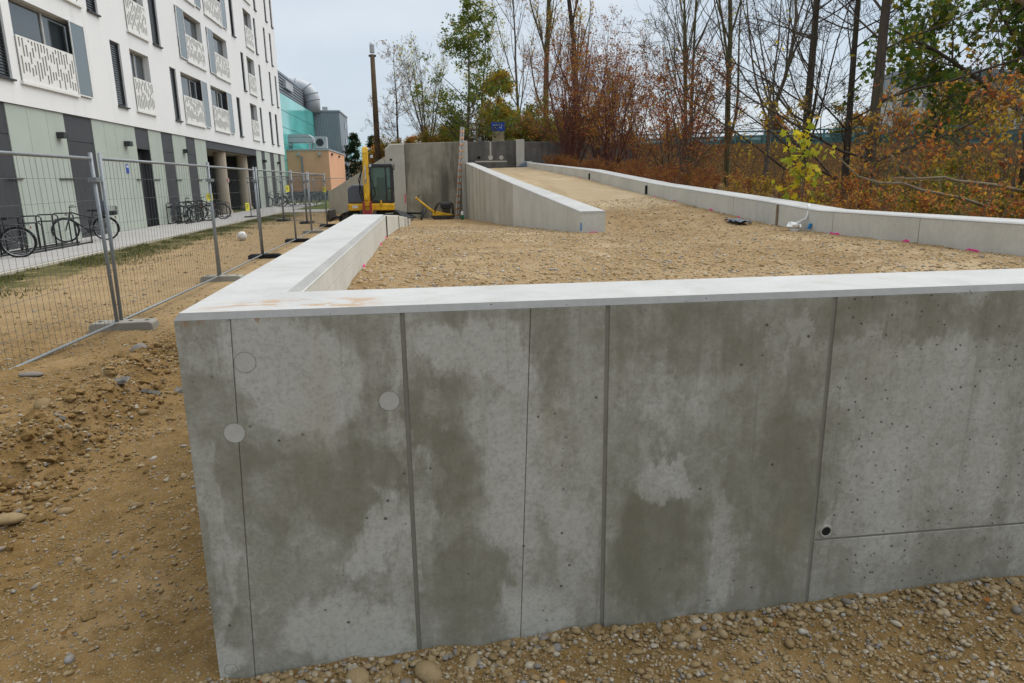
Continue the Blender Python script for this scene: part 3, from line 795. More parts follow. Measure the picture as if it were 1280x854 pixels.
for i, (x, y, r) in enumerate(spots):
    o = link('pebble', shapes[i % 6], ground, (x, y, float(ground_z(x, y)) + r * 0.10))
    o.scale = (r, r * g.uniform(0.8, 1.1), r * g.uniform(0.7, 1.0)); o.rotation_euler = (g.normal(0, 0.15), g.normal(0, 0.15), g.uniform(0, 6.28))
# broken asphalt lumps on the rubble edge
chunk = MB()
chunk.add([(-1, -.6, -.25), (.7, -.8, -.3), (1, .5, -.25), (-.5, .75, -.3), (-.8, -.5, .22), (.6, -.65, .3), (.8, .45, .2), (-.45, .55, .28)],
          [(3, 2, 1, 0), (4, 5, 6, 7), (0, 1, 5, 4), (1, 2, 6, 5), (2, 3, 7, 6), (3, 0, 4, 7)])
cm = chunk.mesh('asphalt_lump', M['asphalt_chunk'])
for (x, y, r) in [(-2.30, 5.72, .10), (-2.14, 5.85, .08), (-2.42, 5.45, .08), (-2.02, 6.05, .08), (-2.5, 4.7, .07), (-2.46, 3.55, .08)]:
    o = link('asphalt_lump', cm, ground, (x, y, float(ground_z(x, y)) + r * 0.12)); o.scale = (r, r * .8, r * .55)
    o.rotation_euler = (g.normal(0, .35), g.normal(0, .35), g.uniform(0, 6.28))

# ------------------------------------------------------------------ the near L-shaped retaining wall
ZT = 1.27
wall = empty('retaining_wall', (0, 0, 0), 0, 'pale new concrete retaining wall cornering in the foreground, tall patched front face', 'wall')
CH = 0.022
# coping: chamfered top of front and leg, one L in plan
def coping():
    m = MB()
    outer = [(-0.77, 2.14), (4.80, 2.14), (4.80, 2.52), (-0.47, 2.52), (-0.47, 8.46), (-0.885, 8.62)]
    # inset polygon for the chamfered top face
    inset = [(-0.77 + .014, 2.14 + .012), (4.80, 2.14 + .012), (4.80, 2.52 - .012), (-0.47 - .034, 2.52 - .012), (-0.47 - .03, 8.46), (-0.885 + .02, 8.62)]
    n = len(outer); vs = [(x, y, ZT - CH - .002) for x, y in outer] + [(x, y, ZT - CH) for x, y in outer] + [(x, y, ZT) for x, y in inset]
    # inner edges have only a small arris
    for i in (2, 3, 4): vs[n + i] = (outer[i][0], outer[i][1], ZT - .024)
    fs = []
    for i in range(n):
        j = (i + 1) % n
        fs.append((n + i, n + j, 2 * n + j, 2 * n + i))
    fs.append(tuple(range(2 * n, 3 * n)))
    return m.add(vs, fs)
co = coping()
ch = MB(); ch.v = list(co.v); ch.f = [f for f in co.f if len(f) == 4 and (all(co.v[i][1] < 2.16 or co.v[i][0] < -.74 for i in f) or all(-.52 < co.v[i][0] < -.46 for i in f))]; ch.mi = [0] * len(ch.f)
ch.build('chamfer', M['chamfer'], wall)
co.f = [f for f in co.f if f not in ch.f]; co.mi = [0] * len(co.f)
co.build('coping', M['coping'], wall)
core = MB()
core.bb(-0.758, 4.79, 2.1445, 2.51, -0.5, 1.246)
core.prism([(-0.76, 2.52), (-0.482, 2.52), (-0.482, 8.46), (-0.872, 8.60)], 2, -0.5, 1.245)
core.build('core', M['conc_joint'], wall)
# front face: cast panels with open joints (x from, x to, z from, z to)
JW = 0.0075
ZP = 1.2475
PANELS = [(-0.77, -0.605, -.3, ZP), (-0.605, -0.085, -.3, ZP), (-0.085, 0.325, -.3, ZP), (0.325, 0.580, -.3, ZP), (0.580, 1.375, -.3, ZP),
          (1.375, 2.95, -.3, 0.333), (1.375, 2.95, 0.333, ZP), (2.95, 4.80, -.3, ZP)]
THIN = {-0.605: 0.0013, 0.325: 0.0012}          # hairline seams, leaning a little; the others are open joints
for i, (x0, x1, z0, z1) in enumerate(PANELS):
    def ed(x, z, sgn):
        j = THIN.get(x, JW); sl = 0.038 * (z - ZP) if x in THIN else 0.0
        return x + sl + sgn * (0.0 if x in (-0.77, 4.80) else j)
    za, zb = z0 + (0.004 if z0 > 0 else 0), z1 - (0.004 if z1 < 1 else 0)
    m = MB(); m.prism([(ed(x0, za, 1), za), (ed(x1, za, -1), za), (ed(x1, zb, -1), zb), (ed(x0, zb, 1), zb)], 1, 2.14, 2.158)
    m.build('wall_panel', M['conc_front'], wall, bevel=0.0018)
# outer side of the leg, one long panel
m = MB(); m.prism([(-0.77, 2.16), (-0.762, 2.16), (-0.877, 8.60), (-0.885, 8.60)], 2, -0.3, 1.236)
m.build('wall_panel', M['conc_front'], wall)
# inner face of the leg: two courses of formwork panels
ys = [2.53, 3.55, 4.75, 5.95, 7.2, 8.46]
for i in range(5):
    for (z0, z1) in ((0.6, 1.155), (1.158, 1.25)):
        m = MB(); m.bb(-0.484, -0.472, ys[i] + .0015, ys[i + 1] - .0015, z0, z1); m.build('wall_panel', M['conc_new'], wall, bevel=0.0015)
# formwork tie plugs; the tie hole's inner shade is a black disc
for (x, z, r, mm) in [(-0.575, 1.11, .033, 'conc_new'), (-0.14, 0.96, .033, 'conc_new'), (-0.63, 0.88, .033, 'conc_new'), (-0.73, 0.02, .022, 'x'), (1.425, 0.285, .022, 'x')]:
    m = MB(); m.tube([(x, 2.1396, z), (x, 2.150, z)], r, 28); m.build('tie_plug', M['conc_front'] if mm != 'conc_new' else M['conc_plug'], wall)
    m = MB(); m.ring((x, 2.1402, z), (0, 1, 0), r, .0012, 28, 5); m.build('plug_rim', M['conc_joint'], wall)
m = MB(); m.ring((1.425, 2.1395, 0.368), (0, 1, 0), 0.021, 0.005, 24); m.build('tie_hole_rim', M['conc_front'], wall)
m = MB(); m.tube([(1.425, 2.1375, 0.368), (1.425, 2.15, 0.368)], 0.019, 20); m.build('tie_hole_shade', M['rubber'], wall)

# leg continues past a black joint as shorter blocks whose top falls away
def leg_top(y): return np.interp(y, [8.5, 12.46, 22.4, 30], [1.262, 1.07, 0.51, 0.12])
cuts = [8.50, 12.4, 16.2, 19.2, 22.4]
names = ['nearest', 'second', 'third', 'farthest']
for i in range(4):
    y0, y1 = cuts[i] + .03, cuts[i + 1] - .03
    e = empty('wall_block', (-0.66, y0, 0), 0, f'{names[i]} of the pale sloping concrete wall blocks beyond the black joint', 'wall block', 'sloping wall blocks beyond the joint')
    m = MB()
    a, b = leg_top(y0), leg_top(y1)
    m.prism([(0, -0.4), (y1 - y0, -0.4), (y1 - y0, b), (0, a)], 0, -0.20, 0.19)
    m.build('block', M['conc_new'], e, bevel=0.012)
    m = MB(); m.prism([(-.045, -0.3), (-.015, -0.3), (-.015, a - .015), (-.045, a - .01)], 0, -0.19, 0.2); m.build('joint_seal', M['rubber'], e)

# ------------------------------------------------------------------ ramp wall and right-hand parapet
e = empty('ramp_wall', (0, 0, 0), 0, 'pale board-marked concrete wall between the two ramps, low blunt end towards the camera', 'wall')
def rtop(y): return np.interp(y, [9.7, 16.48, 31.2], [1.205, 1.575, 2.44])
bounds = [9.70, 11.6, 13.6, 15.2, 16.48] + list(np.linspace(16.48, 31.0, 27))[1:]
for i in range(len(bounds) - 1):
    y0, y1 = bounds[i], bounds[i + 1]
    x0, x1 = ramp_wall_x(y0), ramp_wall_x(y1)
    m = MB(); w = 0.18; gp = 0.004
    vs = []
    for (y, x) in ((y0 + gp, x0), (y1 - gp, x1)):
        zt = rtop(y) - 0.02
        vs += [(x - w, y, -0.3), (x + w, y, -0.3), (x + w, y, zt), (x - w, y, zt)]
    m.add(vs, [(0, 1, 2, 3), (7, 6, 5, 4), (0, 4, 5, 1), (1, 5, 6, 2), (2, 6, 7, 3), (3, 7, 4, 0)])
    m.build('wall_panel', M['conc_new'] if i < 4 else M['conc_board'], e, bevel=0.003)
m = MB()
for y0, y1 in ((9.70, 16.48), (16.48, 31.0)):
    vs = []
    for y in (y0, y1):
        x = ramp_wall_x(y); z = rtop(y)
        vs += [(x - .177, y, z - .03), (x + .177, y, z - .03), (x + .185, y, z - .012), (x + .17, y, z), (x - .17, y, z), (x - .185, y, z - .012)]
    m.add(vs, [(0, 1, 2, 3, 4, 5), (11, 10, 9, 8, 7, 6)] + [(i, (i + 1) % 6, (i + 1) % 6 + 6, i + 6) for i in range(6)])
m.build('coping', M['coping'], e)
m = MB(); m.bb(ramp_wall_x(9.7) - .186, ramp_wall_x(9.7) - .172, 9.69, 9.72, 0.93, 1.04); m.build('paint_mark', M['blue_paint'], e)

e = empty('parapet_wall', (0, 0, 0), 0, 'long low pale concrete parapet climbing beside the right edge of the ramp', 'wall')
def ptop(y): return np.interp(y, [2.5, 7.4, 8.6, 13.04, 18.7, 30.9], [1.30, 1.275, 1.34, 1.545, 1.90, 2.41])
pb = [2.53, 4.2, 5.75, 7.1, 8.3, 9.6, 11.0, 12.3, 13.6, 15.2, 16.9, 18.5, 20.2, 22, 23.8, 25.6, 27.4, 29.2, 30.95]
for i in range(len(pb) - 1):
    y0, y1 = pb[i] + .004, pb[i + 1] - .004
    m = MB(); vs = []
    for y in (y0, y1):
        z = ptop(y) - .02; vs += [(4.44, y, .3), (4.80, y, .3), (4.80, y, z), (4.44, y, z)]
    m.add(vs, [(0, 1, 2, 3), (7, 6, 5, 4), (0, 4, 5, 1), (1, 5, 6, 2), (2, 6, 7, 3), (3, 7, 4, 0)])
    m.build('wall_panel', M['conc_new'], e, bevel=0.003)
m = MB()
cy = [2.53, 7.4, 8.6, 13.04, 18.7, 30.9]
for y0, y1 in zip(cy[:-1], cy[1:]):
    vs = []
    for y in (y0, y1):
        z = ptop(y); vs += [(4.443, y, z - .03), (4.797, y, z - .03), (4.805, y, z - .012), (4.79, y, z), (4.45, y, z), (4.435, y, z - .012)]
    m.add(vs, [(0, 1, 2, 3, 4, 5), (11, 10, 9, 8, 7, 6)] + [(i, (i + 1) % 6, (i + 1) % 6 + 6, i + 6) for i in range(6)])
m.build('coping', M['coping'], e)
m = MB(); m.bb(4.425, 4.45, 8.29, 8.33, 0.98, 1.30); m.build('joint_board', M['wood'], e)
for (y, z) in ((18.5, 1.75), (13.6, 1.46)):
    m = MB(); m.bb(4.415, 4.45, y - .05, y + .05, z - .12, z + .05); m.build('joint_seal', M['rubber'], e, bevel=0.008)

# ------------------------------------------------------------------ old back wall and wing wall
e = empty('back_wall', (0, 31.2, 0), 0, 'tall weathered grey concrete wall closing the far end of the site', 'wall')
m = MB(); m.prism([(-0.78, -.3), (1.75, -.3), (1.75, 3.33), (-0.78, 3.27)], 1, 0.0, 0.4); m.build('wall_panel', M['conc_old'], e, bevel=.02)
m = MB(); m.prism([(-1.66, -.3), (-0.783, -.3), (-0.783, 3.265), (-1.38, 3.25), (-1.62, 3.05)], 1, -0.03, 0.4); m.build('wall_panel', M['conc_pale_old'], e, bevel=.05)
m = MB(); m.prism([(1.90, 1.5), (4.15, 1.5), (4.15, 3.36), (1.90, 3.31)], 1, 0.0, 0.4); m.build('wall_panel', M['conc_dark'], e, bevel=.02)
m = MB(); m.prism([(4.47, 1.5), (9.6, 1.5), (9.6, 3.28), (4.47, 3.30)], 1, 0.02, 0.4); m.build('wall_panel', M['conc_dark'], e, bevel=.02)
for (x0, x1, zt) in ((1.68, 1.97, 3.36), (4.13, 4.49, 3.40)):
    m = MB(); m.bb(x0, x1, -0.12, 0.41, -.3, zt); m.build('pilaster', M['conc_new'], e, bevel=.012)
m = MB(); m.bb(4.13, 4.81, -0.28, -0.13, 1.6, 2.46); m.build('return_wall', M['conc_new'], e, bevel=.012)
m = MB(); m.bb(2.30, 3.72, -0.012, 0.0, 2.44, 2.50); m.build('lime_band', M['conc_pale_old'], e)
m = MB(); m.bb(2.96, 3.02, -0.010, 0.0, 2.62, 3.30); m.build('lime_run', M['conc_pale_old'], e)
for k, (x, rr) in enumerate(((2.47, .088), (2.99, .085), (3.47, .075), (3.88, .085))):
    z = 2.635
    m = MB(); m.ring((x, -0.004, z), (0, 1, 0), rr, 0.018, 24); m.build('pipe_collar', M['conc_dark'] if k in (0, 3) else M['conc_new'], e)
    m = MB(); m.tube([(x, -0.006, z), (x, 0.02, z)], rr * .95, 20); m.build('pipe_disc', M['rubber'] if k == 0 else (M['conc_new'] if k in (1, 2) else M['conc_dark']), e)  # closed discs; the black one paints the shade inside a pipe
m = MB(); m.bb(-0.86, -0.82, -0.036, -0.03, 0.72, 1.12); m.build('spray_mark', M['red_spray'], e)

e = empty('wing_wall', (0, 0, 0), 0, 'grey sloping concrete wing wall falling away behind the excavator', 'wall')
m = MB()
(ax, ay), (bx_, by_) = WING; dx, dy = bx_ - ax, by_ - ay; ln = math.hypot(dx, dy); nxv, nyv = -dy / ln * .35, dx / ln * .35
vs = []
for (x, y, zt) in ((ax, ay, 2.72), (bx_, by_, 1.13)):
    vs += [(x, y, -.4), (x - nxv, y - nyv, -.4), (x - nxv, y - nyv, zt), (x, y, zt)]
m.add(vs, [(0, 1, 2, 3), (7, 6, 5, 4), (0, 4, 5, 1), (1, 5, 6, 2), (2, 6, 7, 3), (3, 7, 4, 0)])
m.build('wall_panel', M['conc_pale_old'], e, bevel=.02)

# ------------------------------------------------------------------ pavement
m = MB(); m.bb(-11.02, -8.30, 2, 60, -.2, .022); m.bb(-8.30, -3.2, 41.5, 45.2, -.2, .020)
tag(m.build('pavement', M['paving']), 'pale paved footway along the apartment building', kind='structure')
pav = bpy.data.objects['pavement']
kb = MB(); kb.bb(-.07, .07, -.495, .495, -.16, .03); kbm = kb.mesh('kerb_stone', M['kerb'])
for i in range(36):
    link('kerb_stone', kbm, pav, (-8.225, 8.0 + i, 0))

# ------------------------------------------------------------------ apartment building
XB = -11.0
bld = empty('apartment_building', (0, 0, 0), 0, 'white rendered apartment building with sage green and anthracite ground floor', 'building')
WIN = []   # kind, y0, y1, floor, side of glass screen
for (k, a, b, f, s_) in [
    ('N', 20.35, 21.2, 0, 0), ('A', 21.6, 25.75, 0, 1), ('N', 27.8, 28.65, 0, 0), ('B', 29.5, 31.37, 0, 0), ('N', 33.75, 34.55, 0, 0), ('A', 35.15, 38.95, 0, 1), ('A', 39.75, 43.6, 0, 1),
    ('N', 44.9, 45.7, 0, 0), ('B', 48.2, 50.05, 0, 0), ('N', 50.9, 51.5, 0, 0), ('N', 53.85, 54.6, 0, 0), ('N', 55.85, 56.6, 0, 0), ('B', 16.6, 18.4, 0, 0),
    ('A', 21.7, 25.87, 1, -1), ('N', 26.35, 27.2, 1, 0), ('B', 29.55, 31.55, 1, 0), ('N', 32.1, 33.05, 1, 0), ('A', 35.35, 39.2, 1, -1), ('A', 40.0, 43.87, 1, -1), ('N', 47.0, 47.7, 1, 0),
    ('B', 48.5, 50.5, 1, 0), ('N', 51.8, 52.35, 1, 0), ('N', 55.0, 55.6, 1, 0), ('N', 57.05, 57.65, 1, 0),
    ('A', 21.6, 25.75, 2, 1), ('N', 27.8, 28.65, 2, 0), ('B', 29.5, 31.4, 2, 0), ('A', 35.2, 39.4, 2, 1), ('A', 40.0, 44.2, 2, 1), ('N', 45.3, 46.15, 2, 0), ('B', 48.7, 50.8, 2, 0),
    ('N', 51.4, 52.0, 2, 0), ('N', 54.35, 54.95, 2, 0), ('N', 56.3, 56.9, 2, 0),
    ('A', 35.35, 39.2, 3, -1), ('A', 40.0, 43.87, 3, -1), ('N', 46.8, 47.6, 3, 0), ('B', 48.8, 50.8, 3, 0), ('N', 52.0, 52.65, 3, 0), ('N', 55.4, 56.05, 3, 0), ('N', 57.4, 58.05, 3, 0),
    ('A', 40.0, 43.87, 4, 1), ('B', 48.6, 50.6, 4, 0), ('N', 54.0, 54.7, 4, 0), ('N', 56.2, 56.9, 4, 0)]:
    z0, z1 = 4.5 + 2.9 * f, 6.75 + 2.9 * f
    WIN.append((k, a, b, z0, z1, s_))
YB0, YB1, ZB0, ZB1 = 12.0, 58.45, 3.86, 19.2
def facade():
    m = MB(); XF = XB + .06
    yy = sorted({YB0, YB1} | {w[1] for w in WIN} | {w[2] for w in WIN}); zz = sorted({ZB0, ZB1} | {w[3] for w in WIN} | {w[4] for w in WIN})
    for i in range(len(yy) - 1):
        zc0 = None
        for j in range(len(zz) - 1):
            cy_, cz_ = (yy[i] + yy[i + 1]) / 2, (zz[j] + zz[j + 1]) / 2
            hole = any(w[1] < cy_ < w[2] and w[3] < cz_ < w[4] for w in WIN)
            if not hole and zc0 is None: zc0 = zz[j]
            if hole and zc0 is not None:
                m.quad((XF, yy[i], zc0), (XF, yy[i + 1], zc0), (XF, yy[i + 1], zz[j]), (XF, yy[i], zz[j])); zc0 = None
        if zc0 is not None: m.quad((XF, yy[i], zc0), (XF, yy[i + 1], zc0), (XF, yy[i + 1], ZB1), (XF, yy[i], ZB1))
    for (k, a, b, z0, z1, s_) in WIN:
        D = XF - (0.11 if k == 'N' else 0.26)
        m.quad((XF, a, z0), (XF, a, z1), (D, a, z1), (D, a, z0)); m.quad((XF, b, z0), (D, b, z0), (D, b, z1), (XF, b, z1))
        m.quad((XF, a, z1), (XF, b, z1), (D, b, z1), (D, a, z1)); m.quad((XF, a, z0), (D, a, z0), (D, b, z0), (XF, b, z0))
    xb = XB - 13
    m.quad((XF, YB0, ZB1), (XF, YB1, ZB1), (xb, YB1, ZB1), (xb, YB0, ZB1)); m.quad((XF, YB0, ZB0), (xb, YB0, ZB0), (xb, YB0, ZB1), (XF, YB0, ZB1))
    m.quad((XF, YB1, ZB0), (XF, YB1, ZB1), (xb, YB1, ZB1), (xb, YB1, ZB0)); m.quad((xb, YB0, ZB0), (xb, YB1, ZB0), (xb, YB1, ZB1), (xb, YB0, ZB1))
    m.quad((XF, YB0, ZB0), (XF, YB1, ZB0), (xb, YB1, ZB0), (xb, YB0, ZB0))
    return m
facade().build('wall', M['plaster'], bld, fixn=False)
prng = random.Random(5)
def balustrade(y0, y1, z0, z1, parent):
    x = XB + .095; m = MB(); w = 0.08
    n = int((y1 - y0) / (2 * w)); w = (y1 - y0) / (2 * n + 1)
    t_ = .012
    for c in range(2 * n + 1):
        a, b = y0 + c * w, y0 + (c + 1) * w
        if c % 2 == 0:
            m.bb(x, x + t_, a, b, z0, z1)
        else:
            z = z0 + .05; m.bb(x, x + t_, a, b, z0, z)
            z += prng.uniform(0.0, .25)
            if z > z0 + .08: m.bb(x, x + t_, a, b, z0 + .05, z)
            while z < z1 - .06:
                s_ = min(prng.uniform(.22, .55), z1 - .05 - z); z += s_
                gp = prng.uniform(.06, .28); e_ = min(z + gp, z1)
                m.bb(x, x + t_, a, b, z, e_); z = e_
            if z < z1: m.bb(x, x + t_, a, b, z, z1)
    o = m.build('balustrade', M['white_metal'], parent, fixn=False)
    s = MB(); s.bb(x - .03, x - .012, y0 + .01, y1 - .01, z0 + .01, z1 - .01); s.build('perforated_sheet', M['perf'], o)
    s = MB(); s.bb(XB + .062, x + .05, y0 - .05, y1 + .05, z0 - .085, z0 - .003); s.build('ledge', M['white_metal'], o)
for (k, a, b, z0, z1, s_) in WIN:
    D = XB + .06 - (0.11 if k == 'N' else 0.26)
    fr = .06
    m = MB(); m.bb(D, D + .05, a + .003, a + fr, z0 + .003, z1 - .003); m.bb(D, D + .05, b - fr, b - .003, z0 + .003, z1 - .003); m.bb(D, D + .05, a + fr, b - fr, z1 - fr, z1 - .003); m.bb(D, D + .05, a + fr, b - fr, z0 + .003, z0 + fr)
    if k != 'N':
        mid = a + (b - a) * .5; m.bb(D, D + .05, mid - .05, mid + .05, z0 + fr, z1 - fr)
    w = m.build('window', M['frame_dark'] if k == 'N' else M['frame_grey'], bld, fixn=False)
    if k == 'N':
        m = MB(); m.bb(D + .004, D + .012, a + fr, b - fr, z0 + fr, z1 - fr); m.build('pane', M['pane'], w, fixn=False)
        m = MB()
        for q in range(26):
            zz_ = z0 + .1 + q * (z1 - z0 - .2) / 25
            m.box((D + .035, (a + b) / 2, zz_), (.035, b - a - 2 * fr - .01, .006), Matrix.Rotation(R(35), 3, 'Y'))
        m.build('blind', M['blind'], w, fixn=False)
        m = MB(); m.bb(D, XB + .14, a - .03, b + .03, z0 - .05, z0 - .003); m.build('sill', M['frame_dark'], w)
    else:
        mid = a + (b - a) * .5
        for (p0, p1) in ((a + fr, mid - .05), (mid + .05, b - fr)):
            m = MB(); m.bb(D + .004, D + .012, p0, p1, z0 + fr, z1 - fr); m.build('pane', M['pane'], w, fixn=False)
        gs = 1.0 if k == 'A' else 0
        y0, y1 = (a, b - gs) if s_ >= 0 else (a + gs, b)
        balustrade(y0, y1, z0 + .02, z0 + 1.22, bld)
        if k == 'A':
            g0, g1 = (b - gs + .03, b) if s_ > 0 else (a, a + gs - .03)
            x = XB + .10
            m = MB(); m.bb(x, x + .03, g0, g0 + .035, z0, z1); m.bb(x, x + .03, g1 - .035, g1, z0, z1); m.bb(x, x + .03, g0 + .035, g1 - .035, z1 - .035, z1); m.bb(x, x + .03, g0 + .035, g1 - .035, z0, z0 + .035)
            sc = m.build('glass_screen', M['white_metal'], bld, fixn=False)
            m = MB(); m.bb(x + .008, x + .018, g0 + .035, g1 - .035, z0 + .035, z1 - .035); m.build('pane', M['pane_pale'], sc, fixn=False)
# ground floor cladding
G = [('d', 12.0, 13.6), ('g', 13.6, 17.3), ('d', 17.3, 20.68), ('g', 20.68, 23.75), ('d', 23.75, 25.59), ('g', 25.59, 29.14), ('door', 29.14, 30.47), ('g', 30.47, 31.87), ('d', 31.87, 33.2), ('g', 33.2, 34.97), ('d', 34.97, 36.27),
     ('g', 36.27, 38.04), ('g', 48.94, 50.43), ('d', 50.43, 51.46), ('g', 51.46, 53.13), ('d', 53.13, 54.43), ('g', 54.43, 56.05), ('d', 56.05, 56.95), ('g', 56.95, 58.4)]
for (k, a, b) in G:
    if k == 'g':
        n = max(1, round((b - a) / 1.0))
        for i in range(n):
            y0, y1 = a + (b - a) * i / n, a + (b - a) * (i + 1) / n
            m = MB(); m.bb(XB - .03, XB, y0 + .006, y1 - .006, .03, 3.845); m.build('cladding_panel', M['panel_green'], bld)
    else:
        lo = 3.02 if k == 'door' else .03
        m = MB(); m.bb(XB - .055, XB - .02, a + .004, b - .004, 3.05, 3.84); m.build('cladding_panel', M['panel_dark'], bld)
        if k == 'd':
            m = MB(); m.bb(XB - .055, XB - .02, a + .004, b - .004, .03, 3.035); m.build('cladding_panel', M['panel_dark'], bld)
        else:
            m = MB(); m.bb(XB - .42, XB - .36, a + .02, b - .02, .03, 2.98); dr = m.build('door', M['panel_dark'], bld)
            m = MB(); m.tube([(XB - .33, a + .25, .9), (XB - .33, a + .25, 1.9)], .02, 8); m.build('handle', M['chrome'], dr)
            m = MB(); m.bb(XB - .36, XB - .33, a + .02, a + .1, .05, 2.95); m.build('frame', M['frame_grey'], dr)
m = MB(); m.bb(XB - 5, XB - .06, YB0 + .02, 29.14, -.2, 3.85); m.bb(XB - 5, XB - .06, 30.47, 38.03, -.2, 3.85); m.bb(XB - 5, XB - .43, 29.14, 30.47, -.2, 3.85); m.bb(XB - 5, XB - .06, 48.95, YB1 - .02, -.2, 3.85)
m.bb(XB - 12, XB - 5.01, YB0 + .02, YB1 - .02, -.2, 3.84)
m.build('base_core', M['panel_dark'], bld)
m = MB(); m.bb(XB - .30, XB - .01, 38.05, 48.93, 3.46, 3.85); m.build('lintel', M['panel_dark'], bld)
m = MB(); m.bb(XB - 4.99, XB - .31, 38.05, 48.93, 3.44, 3.84); m.build('soffit', M['soffit'], bld)
for (a, b) in ((38.4, 40.4), (40.6, 42.9), (43.2, 45.3), (45.5, 47.4), (47.5, 48.8)):
    m = MB(); m.bb(XB - 4.95, XB - 4.85, a, b, .02, 2.3); m.build('entrance_panel', M['panel_green'], bld)
    m = MB(); m.bb(XB - 4.95, XB - 4.85, a, b, 2.36, 3.40); m.build('entrance_panel', M['pane'], bld)
for (x, y) in ((-11.42, 41.8), (-11.72, 47.9)):
    m = MB(); m.lathe([(.42, .0), (.42, .16), (.33, .17), (.33, 3.43)], (x, y, .02), 24); m.build('column', M['column'], bld, smooth=False)
m = MB(); m.bb(-11.085, -11.07, 41.68, 41.92, 1.75, 1.98); m.build('notice', M['pink_notice'], bld)
m = MB(); m.bb(XB - 4.84, XB - 4.82, 47.55, 48.5, 1.7, 2.0); m.build('notice', M['green_sign'], bld)
m = MB(); m.bb(XB + .002, XB + .014, 27.86, 28.08, 2.10, 2.42); sg = m.build('house_number_sign', M['blue'], bld)
m = MB(); m.bb(XB + .015, XB + .018, 27.90, 28.04, 2.30, 2.38); m.build('lettering', M['sign_white'], sg)
for y in (18.9, 23.28, 28.11, 34.55, 50.8, 55.6):
    m = MB(); m.bb(XB + .004, XB + .22, y - .14, y + .14, 3.08, 3.26); m.build('wall_lamp', M['frame_dark'], bld, bevel=.01)
for (a, b) in ((20.2, 20.95), (22.9, 23.85), (25.2, 25.9), (28.7, 29.1), (30.5, 31.1), (33.1, 33.8), (36.2, 36.8)):
    m = MB(); m.bb(XB + .004, XB + .05, a, b, 1.86, 1.89); m.build('wall_bar', M['frame_dark'], bld)

# ------------------------------------------------------------------ buildings beyond
e = empty('low_annex', (0, 0, 0), 0, 'low apricot rendered annex with rooftop ventilation units', 'building')
m = MB(); m.bb(-17, -9.05, 70.5, 84.0, 0.85, 4.72); m.build('wall', M['orange'], e)
m = MB(); m.bb(-17, -9.02, 70.46, 84.03, -.2, 0.85); m.build('plinth', M['grey_metal'], e)
m = MB(); m.bb(-17.1, -8.98, 70.42, 84.1, 4.72, 4.86); m.build('parapet', M['grey_light'], e)
m = MB(); m.tube([(-11.6, 70.38, 1.0), (-11.6, 70.38, 4.2)], .08, 8); m.build('downpipe', M['grey_metal'], e)
for x in (-11.9, -9.9):
    m = MB(); m.bb(x - .15, x + .15, 70.25, 70.45, 4.25, 4.5); m.build('wall_lamp', M['frame_grey'], e)
for y in (72.5, 78.5):
    m = MB(); m.bb(-9.04, -8.9, y - .25, y + .25, 4.3, 4.5); m.build('wall_lamp', M['frame_dark'], e)
u = empty('rooftop_fan_unit', (-12.2, 73, 4.87), 0, 'pale slatted ventilation unit on the apricot annex roof', 'ventilation unit')
m = MB()
for (x, y) in ((-1.2, -1), (1.2, -1), (-1.2, 1), (1.2, 1)): m.bb(x - .08, x + .08, y - .08, y + .08, 0, .7)
m.build('stand', M['grey_light'], u)
m = MB(); m.bb(-1.5, 1.5, -1.2, 1.2, .7, 1.15); m.build('casing', M['grey_light'], u, bevel=.03)
m = MB(); m.prism([(-1.5, 1.17), (1.5, 1.17), (1.1, 1.45), (-1.1, 1.45)], 1, -1.2, 1.2); m.build('hood', M['grey_light'], u)
u = empty('rooftop_cooler', (-9.9, 72.3, 4.87), 0, 'small boxy cooler with a round fan at the annex roof corner', 'cooler')
m = MB(); m.bb(-.55, .55, -.5, .5, .1, 1.2); m.build('casing', M['grey_light'], u, bevel=.03)
m = MB(); m.ring((-.1, -.51, .65), (0, 1, 0), .34, .03, 20); m.tube([(-.1, -.50, .65), (-.1, -.515, .65)], .3, 20); m.build('fan', M['frame_dark'], u)
m = MB(); m.bb(-.6, .6, -.45, .45, 0, .1); m.build('stand', M['grey_metal'], u)

e = empty('teal_glass_hall', (0, 0, 0), 0, 'hall clad in teal glass panels under a grey plant storey', 'building')
m = MB(); m.bb(-30, -13.05, 64, 104, -.2, 9.9); m.build('core', M['grey_metal'], e)
for r_ in range(5):
    for c_ in range(8):
        y0 = 64 + c_ * 5.0; z0 = 2.2 + r_ * 1.55
        m = MB(); m.bb(-13.04, -12.99, y0 + .03, y0 + 4.97, z0 + .025, z0 + 1.525); m.build('glass_panel', M['teal'], e)
m = MB(); m.bb(-30, -14.0, 66, 97, 9.92, 12.7)
for k in range(9): m.bb(-13.99, -13.9, 66, 97, 10.0 + k * .3, 10.15 + k * .3)
m.build('plant_storey', M['grey_metal'], e)
m = MB(); m.bb(-13.9, -13.6, 76.5, 80.5, 11.2, 11.9); m.build('louvre', M['grey_light'], e)
d = empty('roof_duct', (-13.4, 90, 9.9), 0, 'large curved silver ventilation duct on the grey plant storey', 'duct')
m = MB(); pts = [(-3.0, 0, 3.1), (-1.4, 0, 3.1)] + [(-1.4 + 1.7 * math.sin(t), 0, 1.4 + 1.7 * math.cos(t)) for t in np.linspace(.2, 1.57, 7)] + [(.3, 0, .1)]
m.tube(pts, .95, 18); m.build('pipe', M['grey_light'], d, smooth=True)
m = MB()
for p in (pts[1], pts[4], pts[6], pts[8]): m.ring(p, (1, 0, -1) if p is pts[4] else ((1, 0, 0) if p is pts[1] else (0.3, 0, -1)), .98, .05, 20)
m.build('flange', M['grey_metal'], d)
e = empty('stair_tower', (0, 0, 0), 0, 'blue grey sheet metal stair tower beside the teal glass hall', 'tower')
m = MB(); m.bb(-12.96, -9.95, 90, 99, -.2, 10.15); m.build('shaft', M['grey_metal'], e)
